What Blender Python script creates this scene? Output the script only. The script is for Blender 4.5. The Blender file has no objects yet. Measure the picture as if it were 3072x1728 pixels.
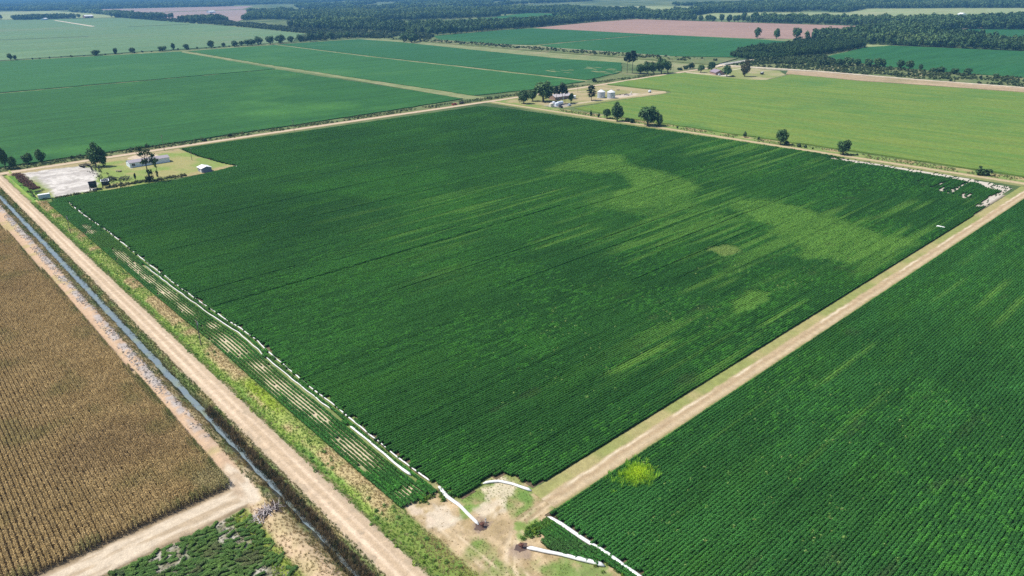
import bpy, bmesh, math, random
import numpy as np
from mathutils import Vector, Matrix

random.seed(11)
RS = np.random.RandomState(5)
SC = bpy.context.scene
COL = SC.collection
R = math.radians

# ------------------------------------------------------------------ camera, sky, sun, exposure
# Ground plan in metres: Y runs along the gravel road, X along the crop rows, Z up.
CAM = Vector((-51.84, -88.34, 100.0))
YAW, PITCH, ROLL = R(41.9), R(23.03), R(1.0)
FOCAL = 2139.0 / 3072.0
hx, hy = math.sin(YAW), math.cos(YAW)
Hr = Vector((hy, -hx, 0.0))
Fw = Vector((hx * math.cos(PITCH), hy * math.cos(PITCH), -math.sin(PITCH)))
Vu = Vector((hx * math.sin(PITCH), hy * math.sin(PITCH), math.cos(PITCH)))
Rt = math.cos(ROLL) * Hr - math.sin(ROLL) * Vu
Up = math.sin(ROLL) * Hr + math.cos(ROLL) * Vu
cd = bpy.data.cameras.new('drone_camera')
cd.sensor_fit = 'HORIZONTAL'
cd.sensor_width = 36.0
cd.lens = 36.0 * FOCAL
cd.clip_start = 1.0
cd.clip_end = 60000.0
cam = bpy.data.objects.new('drone_camera', cd)
COL.objects.link(cam)
cam.matrix_world = Matrix(((Rt.x, Up.x, -Fw.x, CAM.x), (Rt.y, Up.y, -Fw.y, CAM.y), (Rt.z, Up.z, -Fw.z, CAM.z), (0, 0, 0, 1)))
SC.camera = cam

SUN_EL = R(57)
sx, sy = -0.70, 0.714
SUN = Vector((sx * math.cos(SUN_EL), sy * math.cos(SUN_EL), math.sin(SUN_EL))).normalized()
world = bpy.data.worlds.new('World')
SC.world = world
world.use_nodes = True
wn = world.node_tree.nodes
wl = world.node_tree.links
sky = wn.new('ShaderNodeTexSky')
sky.sky_type = 'NISHITA'
sky.sun_disc = False
sky.sun_elevation = SUN_EL
sky.sun_rotation = math.atan2(sx, sy)
sky.air_density = 1.0
sky.dust_density = 1.0
sky.ozone_density = 1.0
wl.new(sky.outputs[0], wn['Background'].inputs[0])
wn['Background'].inputs[1].default_value = 0.10
sd = bpy.data.lights.new('sun', 'SUN')
sd.energy = 4.6
sd.angle = R(0.5)
sd.color = (1.0, 0.95, 0.87)
sun = bpy.data.objects.new('sun', sd)
COL.objects.link(sun)
sun.rotation_euler = SUN.to_track_quat('Z', 'Y').to_euler()
SC.view_settings.view_transform = 'Standard'
SC.view_settings.look = 'None'
SC.view_settings.exposure = 0.30
SC.view_settings.gamma = 1.0
SC.view_settings.use_curve_mapping = False
SC.cycles.max_bounces = 4
SC.cycles.diffuse_bounces = 2
SC.cycles.glossy_bounces = 2
SC.cycles.transmission_bounces = 2
SC.cycles.volume_bounces = 0
SC.cycles.use_denoising = False


# ------------------------------------------------------------------ numeric helpers
def vnoise(x, y, scale, seed=0):
    x = np.asarray(x, float) / scale
    y = np.asarray(y, float) / scale
    ix = np.floor(x).astype(np.int64)
    iy = np.floor(y).astype(np.int64)
    fx, fy = x - ix, y - iy
    fx = fx * fx * (3 - 2 * fx)
    fy = fy * fy * (3 - 2 * fy)

    def h(a, b):
        n = (a * 374761393 + b * 668265263 + seed * 982451653) & 0xffffffff
        n = ((n ^ (n >> 13)) * 1274126177) & 0xffffffff
        return ((n ^ (n >> 16)) & 0xffff) / 65535.0
    a = h(ix, iy) * (1 - fx) + h(ix + 1, iy) * fx
    b = h(ix, iy + 1) * (1 - fx) + h(ix + 1, iy + 1) * fx
    return a * (1 - fy) + b * fy


def fbm(x, y, scale, seed=0, octv=3):
    s, a, t = 0.0, 1.0, 0.0
    for k in range(octv):
        s = s + a * vnoise(x, y, scale / 2 ** k, seed + 17 * k)
        t += a
        a *= 0.5
    return s / t


def inside(poly, x, y):
    x = np.asarray(x, float)
    y = np.asarray(y, float)
    r = np.zeros(x.shape, bool)
    n = len(poly)
    for i in range(n):
        x0, y0 = poly[i]
        x1, y1 = poly[(i + 1) % n]
        if y0 == y1:
            continue
        c = ((y0 > y) != (y1 > y)) & (x < (x1 - x0) * (y - y0) / (y1 - y0) + x0)
        r ^= c
    return r


def soft(poly, x, y, w=6.0, seed=3, k=5):
    """share of jittered tests inside a polygon: a soft, uneven edge"""
    s = 0.0
    nx = (fbm(x, y, w * 2.2, seed) - .5) * w * 2
    ny = (fbm(x, y, w * 2.2, seed + 40) - .5) * w * 2
    for i in range(k):
        a = 6.283 * i / k
        s = s + inside(poly, x + nx + math.cos(a) * w * .4, y + ny + math.sin(a) * w * .4)
    return s / k


def sstep(a, b, x):
    t = np.clip((x - a) / (b - a), 0, 1)
    return t * t * (3 - 2 * t)


def mixc(a, b, t):
    a = np.asarray(a, float)
    b = np.asarray(b, float)
    t = np.asarray(t, float)[..., None]
    return a * (1 - t) + b * t


def project(x, y, z=0.0):
    q = np.stack([np.asarray(x, float) - CAM.x, np.asarray(y, float) - CAM.y, np.zeros_like(np.asarray(x, float)) + z - CAM.z], -1)
    d = q @ np.array(Fw)
    d = np.where(d < 1, 1, d)
    return 1536 + 2139 * (q @ np.array(Rt)) / d, 864 - 2139 * (q @ np.array(Up)) / d, d


def seen(x, y, mx=220, my=220):
    px, py, d = project(x, y)
    return (px > -mx) & (px < 3072 + mx) & (py > -my) & (py < 1728 + my) & (d > 2)


# ------------------------------------------------------------------ materials
MATS = {}


def new_mat(name):
    m = bpy.data.materials.new(name)
    m.use_nodes = True
    nt = m.node_tree
    b = nt.nodes['Principled BSDF']
    return m, nt, nt.nodes, nt.links, b


def setspec(b, v):
    b.inputs['Specular IOR Level'].default_value = v


def mulcol(N, L, a, fac_socket, lo, hi):
    """colour a scaled by a ramped factor"""
    mr = N.new('ShaderNodeMapRange')
    mr.inputs[3].default_value = lo
    mr.inputs[4].default_value = hi
    L.new(fac_socket, mr.inputs[0])
    mx = N.new('ShaderNodeVectorMath')
    mx.operation = 'SCALE'
    L.new(a, mx.inputs[0])
    L.new(mr.outputs[0], mx.inputs['Scale'])
    return mx.outputs[0]


def noise_node(N, L, scale, detail=3, rough=.55, stretch=None):
    g = N.new('ShaderNodeNewGeometry')
    src = g.outputs['Position']
    if stretch:
        mp = N.new('ShaderNodeMapping')
        mp.inputs['Scale'].default_value = stretch
        L.new(src, mp.inputs[0])
        src = mp.outputs[0]
    n = N.new('ShaderNodeTexNoise')
    n.inputs['Scale'].default_value = scale
    n.inputs['Detail'].default_value = detail
    n.inputs['Roughness'].default_value = rough
    L.new(src, n.inputs['Vector'])
    return n.outputs[0]


def mat_plain(name, col, rough=.7, spec=.3, metal=0.0, var=.12, scale=1.5):
    if name in MATS:
        return MATS[name]
    m, nt, N, L, b = new_mat(name)
    rgb = N.new('ShaderNodeRGB')
    rgb.outputs[0].default_value = (*col, 1)
    n = noise_node(N, L, scale, 4)
    L.new(mulcol(N, L, rgb.outputs[0], n, 1 - var * 2, 1 + var * 2), b.inputs['Base Color'])
    b.inputs['Roughness'].default_value = rough
    b.inputs['Metallic'].default_value = metal
    setspec(b, spec)
    MATS[name] = m
    return m


def mat_ground():
    """reads the ground's own colour 'col' and gives it clods and grain"""
    m, nt, N, L, b = new_mat('ground_cover')
    a = N.new('ShaderNodeAttribute')
    a.attribute_name = 'col'
    n1 = noise_node(N, L, .55, 5, .62)
    n2 = noise_node(N, L, 3.1, 3, .6)
    n3 = noise_node(N, L, 9.0, 2, .6)
    c = mulcol(N, L, a.outputs['Color'], n1, .60, 1.40)
    c = mulcol(N, L, c, n2, .64, 1.36)
    c = mulcol(N, L, c, n3, .70, 1.30)
    L.new(c, b.inputs['Base Color'])
    bp = N.new('ShaderNodeBump')
    bp.inputs['Strength'].default_value = .55
    bp.inputs['Distance'].default_value = .12
    L.new(n2, bp.inputs['Height'])
    L.new(bp.outputs[0], b.inputs['Normal'])
    b.inputs['Roughness'].default_value = .95
    setspec(b, .1)
    return m


def mat_field(name, ca, cb, cc, streak=(.012, .1, .1), fine=.22, big=.004, bump=.6):
    """distant crop canopy: two greens in soft streaks along the rows, mottled"""
    m, nt, N, L, b = new_mat(name)
    n1 = noise_node(N, L, 1.0, 5, .6, streak)
    n2 = noise_node(N, L, fine, 4, .65)
    n3 = noise_node(N, L, big, 4, .6)
    mx = N.new('ShaderNodeMix')
    mx.data_type = 'RGBA'
    mx.inputs[6].default_value = (*ca, 1)
    mx.inputs[7].default_value = (*cb, 1)
    r = N.new('ShaderNodeMapRange')
    r.inputs[1].default_value = .36
    r.inputs[2].default_value = .64
    L.new(n1, r.inputs[0])
    L.new(r.outputs[0], mx.inputs[0])
    my = N.new('ShaderNodeMix')
    my.data_type = 'RGBA'
    my.inputs[7].default_value = (*cc, 1)
    r2 = N.new('ShaderNodeMapRange')
    r2.inputs[1].default_value = .52
    r2.inputs[2].default_value = .72
    L.new(n3, r2.inputs[0])
    L.new(r2.outputs[0], my.inputs[0])
    L.new(mx.outputs[2], my.inputs[6])
    c = mulcol(N, L, my.outputs[2], n2, .55, 1.45)
    n4 = noise_node(N, L, 1.0, 3, .6, (streak[0] * .45, streak[1] * 4, .1) if streak[0] < streak[1] else (streak[0] * 4, streak[1] * .45, .1))
    c = mulcol(N, L, c, n4, .68, 1.32)
    L.new(c, b.inputs['Base Color'])
    bp = N.new('ShaderNodeBump')
    bp.inputs['Strength'].default_value = bump
    bp.inputs['Distance'].default_value = 1.0
    L.new(n2, bp.inputs['Height'])
    L.new(bp.outputs[0], b.inputs['Normal'])
    b.inputs['Roughness'].default_value = .8
    setspec(b, .15)
    return m


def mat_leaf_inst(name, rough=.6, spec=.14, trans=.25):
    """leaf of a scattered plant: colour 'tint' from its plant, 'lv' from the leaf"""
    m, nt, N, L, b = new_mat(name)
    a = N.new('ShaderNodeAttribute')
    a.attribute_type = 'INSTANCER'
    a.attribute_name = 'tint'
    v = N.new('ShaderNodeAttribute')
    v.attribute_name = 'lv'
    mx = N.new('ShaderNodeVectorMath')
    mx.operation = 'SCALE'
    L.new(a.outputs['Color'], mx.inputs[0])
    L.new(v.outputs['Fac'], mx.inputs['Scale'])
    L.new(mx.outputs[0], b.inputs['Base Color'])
    b.inputs['Roughness'].default_value = rough
    setspec(b, spec)
    if trans > 0:
        t = N.new('ShaderNodeBsdfTranslucent')
        L.new(mx.outputs[0], t.inputs[0])
        ms = N.new('ShaderNodeMixShader')
        ms.inputs[0].default_value = trans
        L.new(b.outputs[0], ms.inputs[1])
        L.new(t.outputs[0], ms.inputs[2])
        L.new(ms.outputs[0], N['Material Output'].inputs[0])
    return m


def mat_tree(name, c0, c1, spec=.2):
    """foliage of a single tree: shade of green differs from tree to tree and leaf to leaf"""
    m, nt, N, L, b = new_mat(name)
    oi = N.new('ShaderNodeObjectInfo')
    mx = N.new('ShaderNodeMix')
    mx.data_type = 'RGBA'
    mx.inputs[6].default_value = (*c0, 1)
    mx.inputs[7].default_value = (*c1, 1)
    L.new(oi.outputs['Random'], mx.inputs[0])
    v = N.new('ShaderNodeAttribute')
    v.attribute_name = 'lv'
    s = N.new('ShaderNodeVectorMath')
    s.operation = 'SCALE'
    L.new(mx.outputs[2], s.inputs[0])
    L.new(v.outputs['Fac'], s.inputs['Scale'])
    L.new(s.outputs[0], b.inputs['Base Color'])
    b.inputs['Roughness'].default_value = .6
    setspec(b, spec)
    t = N.new('ShaderNodeBsdfTranslucent')
    L.new(s.outputs[0], t.inputs[0])
    ms = N.new('ShaderNodeMixShader')
    ms.inputs[0].default_value = .15
    L.new(b.outputs[0], ms.inputs[1])
    L.new(t.outputs[0], ms.inputs[2])
    L.new(ms.outputs[0], N['Material Output'].inputs[0])
    return m


GROUND = mat_ground()
LEAF = mat_leaf_inst('crop_leaf')
DRYLEAF = mat_leaf_inst('dry_leaf', .85, .1, .1)
FOREST = mat_leaf_inst('forest_leaf', .65, .12, .1)
TREE = mat_tree('tree_leaf', (.046, .105, .034), (.088, .165, .054))
PINE = mat_tree('pine_leaf', (.022, .048, .026), (.034, .066, .030))
BROWNTREE = mat_tree('browning_leaf', (.075, .075, .036), (.085, .08, .04))
SPARSE = mat_tree('yellowing_leaf', (.06, .10, .03), (.08, .12, .03))
SHRUB = mat_tree('shrub_leaf', (.035, .075, .025), (.06, .11, .035))
BARK = mat_plain('bark', (.11, .09, .07), .9, .1)


# ------------------------------------------------------------------ object helpers
def tag(o, label=None, cat=None, group=None, kind=None):
    if label:
        o['label'] = label
    if cat:
        o['category'] = cat
    if group:
        o['group'] = group
    if kind:
        o['kind'] = kind
    return o


def link(name, me, parent=None):
    o = bpy.data.objects.new(name, me)
    COL.objects.link(o)
    if parent is not None:
        o.parent = parent
    return o


def empty(name, loc, rz=0.0, scale=(1, 1, 1)):
    o = bpy.data.objects.new(name, None)
    COL.objects.link(o)
    o.location = loc
    o.rotation_euler = (0, 0, rz)
    o.scale = scale
    o.empty_display_size = .5
    return o


def mesh_np(name, verts, faces_flat, nper, mat, smooth=False):
    """verts (N,3), faces (M,nper) index array"""
    me = bpy.data.meshes.new(name)
    verts = np.ascontiguousarray(verts, np.float32)
    faces = np.ascontiguousarray(faces_flat, np.int32).reshape(-1, nper)
    me.vertices.add(len(verts))
    me.vertices.foreach_set('co', verts.ravel())
    me.loops.add(faces.size)
    me.loops.foreach_set('vertex_index', faces.ravel())
    me.polygons.add(len(faces))
    me.polygons.foreach_set('loop_start', np.arange(0, faces.size, nper, dtype=np.int32))
    me.update(calc_edges=True)
    if smooth:
        me.polygons.foreach_set('use_smooth', np.ones(len(faces), bool))
    if mat:
        me.materials.append(mat)
    return me


def quads(name, q, lv, mat):
    """q (N,4,3) loose leaf faces with a lightness per face"""
    n = len(q)
    me = mesh_np(name, q.reshape(-1, 3), np.arange(4 * n), 4, mat)
    at = me.attributes.new('lv', 'FLOAT', 'FACE')
    at.data.foreach_set('value', np.ascontiguousarray(lv, np.float32))
    return me


def unit(v):
    return v / np.maximum(np.linalg.norm(v, axis=-1, keepdims=True), 1e-9)


def cards(c, nrm, size, aspect, rs, bend=.25):
    n = unit(nrm)
    a = unit(np.cross(n, rs.normal(size=n.shape)))
    b = np.cross(n, a)
    s = np.asarray(size)[:, None]
    a = a * s * aspect * .5
    b = b * s * .5
    k = n * s * bend * .5
    # a small kite: pointed, slightly folded leaf or spray
    return np.stack([c - b - k * .3, c + a + k, c + b - k * .3, c - a + k], 1)


class MB:
    def __init__(s):
        s.v, s.f = [], []

    def add(s, vs, fs):
        o = len(s.v)
        s.v += [tuple(v) for v in vs]
        s.f += [tuple(i + o for i in f) for f in fs]
        return s

    def box(s, c, d, rz=0.0, top=(1, 1), bot=(1, 1)):
        x, y, z = d[0] / 2, d[1] / 2, d[2] / 2
        vs = []
        for zz, (kx, ky) in ((-z, bot), (z, top)):
            for ax, ay in ((-x, -y), (x, -y), (x, y), (-x, y)):
                px, py = ax * kx, ay * ky
                vs.append((c[0] + px * math.cos(rz) - py * math.sin(rz), c[1] + px * math.sin(rz) + py * math.cos(rz), c[2] + zz))
        return s.add(vs, [(0, 3, 2, 1), (4, 5, 6, 7), (0, 1, 5, 4), (1, 2, 6, 5), (2, 3, 7, 6), (3, 0, 4, 7)])

    def tube(s, p0, p1, r0, r1=None, n=8, cap=True):
        r1 = r0 if r1 is None else r1
        p0, p1 = Vector(p0), Vector(p1)
        d = (p1 - p0).normalized()
        a = d.orthogonal().normalized()
        b = d.cross(a)
        vs = []
        for p, r in ((p0, r0), (p1, r1)):
            for i in range(n):
                t = 2 * math.pi * i / n
                vs.append(p + (a * math.cos(t) + b * math.sin(t)) * r)
        fs = [(i, (i + 1) % n, n + (i + 1) % n, n + i) for i in range(n)]
        if cap:
            fs += [tuple(range(n))[::-1], tuple(range(n, 2 * n))]
        return s.add(vs, fs)

    def path(s, pts, rad, n=8, flat=1.0):
        m = len(pts)
        vs, fs = [], []
        for k in range(m):
            p = Vector(pts[k])
            d = (Vector(pts[min(k + 1, m - 1)]) - Vector(pts[max(k - 1, 0)])).normalized()
            side = d.cross(Vector((0, 0, 1))).normalized()
            upv = side.cross(d)
            r = rad[k] if hasattr(rad, '__len__') else rad
            for i in range(n):
                t = 2 * math.pi * i / n
                vs.append(p + side * math.cos(t) * r + upv * math.sin(t) * r * flat)
        for k in range(m - 1):
            for i in range(n):
                fs.append((k * n + i, k * n + (i + 1) % n, (k + 1) * n + (i + 1) % n, (k + 1) * n + i))
        fs += [tuple(range(n))[::-1], tuple(range((m - 1) * n, m * n))]
        return s.add(vs, fs)

    def prism(s, poly, z0, z1):
        n = len(poly)
        a = sum(poly[i][0] * poly[(i + 1) % n][1] - poly[(i + 1) % n][0] * poly[i][1] for i in range(n))
        if a < 0:
            poly = poly[::-1]
        vs = [(x, y, z0) for x, y in poly] + [(x, y, z1) for x, y in poly]
        return s.add(vs, [tuple(range(n))[::-1], tuple(range(n, 2 * n))] + [(i, (i + 1) % n, n + (i + 1) % n, n + i) for i in range(n)])

    def build(s, name, mat, parent=None, smooth=False):
        me = bpy.data.meshes.new(name)
        me.from_pydata(s.v, [], s.f)
        me.update()
        if smooth:
            for p in me.polygons:
                p.use_smooth = True
        me.materials.append(mat)
        return link(name, me, parent)


def copy_tree(o, parent=None):
    c = o.copy()
    COL.objects.link(c)
    c.parent = parent
    for ch in list(o.children):
        copy_tree(ch, c)
    return c


def ground_grid(name, x0, x1, y0, y1, dx, dy, colf, zf=None, poly=None, label=None, ragged=0.0):
    nx, ny = max(2, int(round((x1 - x0) / dx)) + 1), max(2, int(round((y1 - y0) / dy)) + 1)
    X, Y = np.meshgrid(np.linspace(x0, x1, nx), np.linspace(y0, y1, ny))
    x, y = X.ravel().copy(), Y.ravel().copy()
    if ragged:
        edge = (np.abs(x - x0) < 1e-6) | (np.abs(x - x1) < 1e-6) | (np.abs(y - y0) < 1e-6) | (np.abs(y - y1) < 1e-6)
        x[edge] += (fbm(x[edge], y[edge], 2.2, 91) - .5) * 2 * ragged
        y[edge] += (fbm(x[edge], y[edge], 2.2, 95) - .5) * 2 * ragged
    z = zf(x, y) if zf is not None else np.zeros_like(x)
    idx = np.arange(nx * ny).reshape(ny, nx)
    f = np.stack([idx[:-1, :-1], idx[:-1, 1:], idx[1:, 1:], idx[1:, :-1]], -1).reshape(-1, 4)
    if poly is not None:
        cx = x[f].mean(1)
        cy = y[f].mean(1)
        f = f[inside(poly, cx, cy)]
        used = np.unique(f)
        remap = -np.ones(nx * ny, int)
        remap[used] = np.arange(len(used))
        f = remap[f]
        x, y, z = x[used], y[used], z[used]
    me = mesh_np(name, np.stack([x, y, z], 1), f, 4, GROUND, True)
    c = np.clip(colf(x, y), 0, 1)
    at = me.attributes.new('col', 'FLOAT_COLOR', 'POINT')
    at.data.foreach_set('color', np.concatenate([c, np.ones((len(c), 1))], 1).astype(np.float32).ravel())
    o = link(name, me)
    tag(o, label, None, None, 'structure')
    return o


def sheet(name, poly, mat, z0, z1, label=None):
    o = MB().prism(list(poly), z0, z1).build(name, mat)
    return tag(o, label, None, None, 'structure')


# ------------------------------------------------------------------ scattering (uncountable cover)
PROTO = {}


def proto_collection(name, meshes):
    c = bpy.data.collections.new(name)
    for i, me in enumerate(meshes):
        o = bpy.data.objects.new('%s_%02d' % (name, i), me)
        c.objects.link(o)
    return c


def scatter(name, label, cat, coll, nvar, x, y, z, rz, scl, tint, tilt=None, rs=RS):
    n = len(x)
    me = bpy.data.meshes.new(name)
    me.vertices.add(n)
    me.vertices.foreach_set('co', np.stack([x, y, np.zeros(n) + z], 1).astype(np.float32).ravel())
    e = np.zeros((n, 3), np.float32)
    e[:, 2] = rz
    if tilt is not None:
        e[:, :2] = tilt
    scl = np.asarray(scl, np.float32)
    if scl.ndim == 1:
        scl = np.repeat(scl[:, None], 3, 1)
    for nm, arr in (('rot', e), ('scl', scl)):
        a = me.attributes.new(nm, 'FLOAT_VECTOR', 'POINT')
        a.data.foreach_set('vector', np.ascontiguousarray(arr, np.float32).ravel())
    a = me.attributes.new('tint', 'FLOAT_COLOR', 'POINT')
    a.data.foreach_set('color', np.concatenate([np.clip(tint, 0, 1), np.ones((n, 1))], 1).astype(np.float32).ravel())
    a = me.attributes.new('vid', 'INT', 'POINT')
    a.data.foreach_set('value', rs.randint(0, nvar, n).astype(np.int32))
    o = link(name, me)
    tag(o, label, cat, None, 'stuff')
    g = bpy.data.node_groups.new(name + '_scatter', 'GeometryNodeTree')
    g.interface.new_socket('Geometry', in_out='INPUT', socket_type='NodeSocketGeometry')
    g.interface.new_socket('Geometry', in_out='OUTPUT', socket_type='NodeSocketGeometry')
    N, L = g.nodes, g.links
    gi, go = N.new('NodeGroupInput'), N.new('NodeGroupOutput')
    ip = N.new('GeometryNodeInstanceOnPoints')
    ci = N.new('GeometryNodeCollectionInfo')
    ci.inputs['Collection'].default_value = coll
    ci.inputs['Separate Children'].default_value = True
    ci.inputs['Reset Children'].default_value = True

    def named(nm, t):
        q = N.new('GeometryNodeInputNamedAttribute')
        q.data_type = t
        q.inputs['Name'].default_value = nm
        return q.outputs['Attribute']
    L.new(gi.outputs[0], ip.inputs['Points'])
    L.new(ci.outputs[0], ip.inputs['Instance'])
    ip.inputs['Pick Instance'].default_value = True
    L.new(named('vid', 'INT'), ip.inputs['Instance Index'])
    L.new(named('rot', 'FLOAT_VECTOR'), ip.inputs['Rotation'])
    L.new(named('scl', 'FLOAT_VECTOR'), ip.inputs['Scale'])
    L.new(ip.outputs[0], go.inputs[0])
    md = o.modifiers.new('scatter', 'NODES')
    md.node_group = g
    return o


def rows_along_x(x0, x1, ys, seg, jit=.25):
    xs = np.arange(x0, x1, seg)
    X, Y = np.meshgrid(xs, ys)
    X = X + RS.uniform(0, seg, (len(ys), 1)) + RS.uniform(-jit, jit, X.shape)
    Y = Y + RS.normal(0, .02, Y.shape)
    return X.ravel(), Y.ravel()


def jitter_grid(x0, x1, y0, y1, sp, j=.48):
    X, Y = np.meshgrid(np.arange(x0, x1, sp), np.arange(y0, y1, sp))
    X = X + RS.uniform(-j, j, X.shape) * sp
    Y = Y + RS.uniform(-j, j, Y.shape) * sp
    return X.ravel(), Y.ravel()


# ---- plant meshes for the scatters
def soy_segment(seed, n=340, length=2.2, w=.365, h=.80):
    rs = np.random.RandomState(seed)
    x = rs.uniform(-length / 2, length / 2, n)
    ph = np.arccos(rs.uniform(-1, 1, n))
    r = rs.uniform(.72, 1.08, n)
    bump = 1 + .05 * np.sin(x * 5.7 + seed) + .06 * np.sin(x * 17 + seed * 2)
    c = np.stack([x, np.cos(ph) * w * r * bump, .12 + (h - .12) * np.sin(ph) ** .55 * r * bump], 1)
    nr = np.stack([rs.normal(0, .35, n), np.cos(ph) * .7, np.sin(ph) + .5], 1) + rs.normal(0, .42, (n, 3))
    q = cards(c, nr, rs.uniform(.12, .22, n), .8, rs)
    lv = rs.uniform(.5, 1.5, n) * (.45 + .55 * np.clip(c[:, 2] / h, 0, 1))  # low leaves coloured darker, painting shade into the gaps between rows
    # dark core hiding the soil, shade inside the canopy put into its colour
    k = 14
    xs = np.linspace(-length / 2, length / 2, k)
    prof = [(-w * .72, .02), (-w * .62, h * .5), (0, h * .74), (w * .62, h * .5), (w * .72, .02)]
    core = []
    for i in range(k - 1):
        for j in range(4):
            (a0, b0), (a1, b1) = prof[j], prof[j + 1]
            core.append([(xs[i], a0, b0), (xs[i + 1], a0, b0), (xs[i + 1], a1, b1), (xs[i], a1, b1)])
    core = np.array(core) + rs.normal(0, .03, (len(core), 1, 3))
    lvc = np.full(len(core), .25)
    return quads('soybean_row_%d' % seed, np.concatenate([q, core]), np.concatenate([lv, lvc]), LEAF)


def corn_segment(seed, length=2.0):
    rs = np.random.RandomState(seed)
    Q, V = [], []
    for p in range(9):
        px = -length / 2 + (p + rs.uniform(.1, .9)) * length / 9
        py = rs.normal(0, .04)
        ht = rs.uniform(1.9, 2.3)
        for k in range(2):
            a = k * 1.57
            dx, dy = math.cos(a) * .022, math.sin(a) * .022
            Q.append([(px - dx, py - dy, 0), (px + dx, py + dy, 0), (px + dx * .5, py + dy * .5, ht), (px - dx * .5, py - dy * .5, ht)])
            V.append(.8)
        az = rs.uniform(0, 6.28)
        for k in range(10):
            z = ht * (.22 + .075 * k)
            az += 3.14 + rs.normal(0, .5)
            ln = rs.uniform(.35, .6)
            d = np.array([math.cos(az), math.sin(az)])
            s = np.array([-d[1], d[0]]) * .055
            p0 = np.array([px, py])
            p1 = p0 + d * ln * .55
            p2 = p0 + d * ln
            z1 = z + rs.uniform(.05, .25)
            z2 = z - rs.uniform(.0, .35)
            Q.append([(*(p0 - s * .5), z), (*(p0 + s * .5), z), (*(p1 + s), z1), (*(p1 - s), z1)])
            Q.append([(*(p1 - s), z1), (*(p1 + s), z1), (*(p2 + s * .3), z2), (*(p2 - s * .3), z2)])
            v = rs.uniform(.55, 1.5)
            V += [v, v * rs.uniform(.8, 1.2)]
        for k in range(4):
            a = rs.uniform(0, 6.28)
            e = (px + math.cos(a) * .15, py + math.sin(a) * .15, ht + rs.uniform(.12, .3))
            Q.append([(px, py, ht - .05), (px + .03, py, ht - .05), (e[0] + .02, e[1] + .02, e[2]), (e[0], e[1], e[2])])
            V.append(1.4)
    return quads('corn_row_%d' % seed, np.array(Q), np.array(V), DRYLEAF)


def tuft(seed, n=14, mat=None, spread=.28, h=.5, lean=.3, wid=.05):
    rs = np.random.RandomState(seed)
    Q = []
    for i in range(n):
        a = rs.uniform(0, 6.28)
        r = spread * math.sqrt(rs.uniform(0, 1))
        b = np.array([math.cos(a) * r, math.sin(a) * r, 0])
        a2 = rs.uniform(0, 6.28)
        ht = h * rs.uniform(.6, 1.15)
        t = b + np.array([math.cos(a2) * lean * ht, math.sin(a2) * lean * ht, ht])
        s = np.array([-math.sin(a2), math.cos(a2), 0]) * wid
        Q.append([b - s, b + s, t + s * .25, t - s * .25])
    return quads('grass_tuft_%d' % seed, np.array(Q), rs.uniform(.65, 1.35, n), mat or LEAF)


def weed(seed, n=70, mat=None, rad=.5, h=.7, size=.2):
    rs = np.random.RandomState(seed)
    d = unit(rs.normal(size=(n, 3)))
    d[:, 2] = np.abs(d[:, 2])
    r = rs.uniform(.55, 1.0, n)[:, None]
    lump = 1 + .25 * np.sin(d[:, :1] * 5 + seed) * np.cos(d[:, 1:2] * 6 + seed)
    c = d * r * lump * np.array([rad, rad, h])
    q = cards(c, d + rs.normal(0, .5, (n, 3)) + np.array([0, 0, .4]), rs.uniform(.6, 1.4, n) * size, .7, rs)
    return quads('weed_%d' % seed, q, rs.uniform(.6, 1.35, n) * (.6 + .4 * np.clip(c[:, 2] / h, 0, 1)), mat or LEAF)


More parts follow.
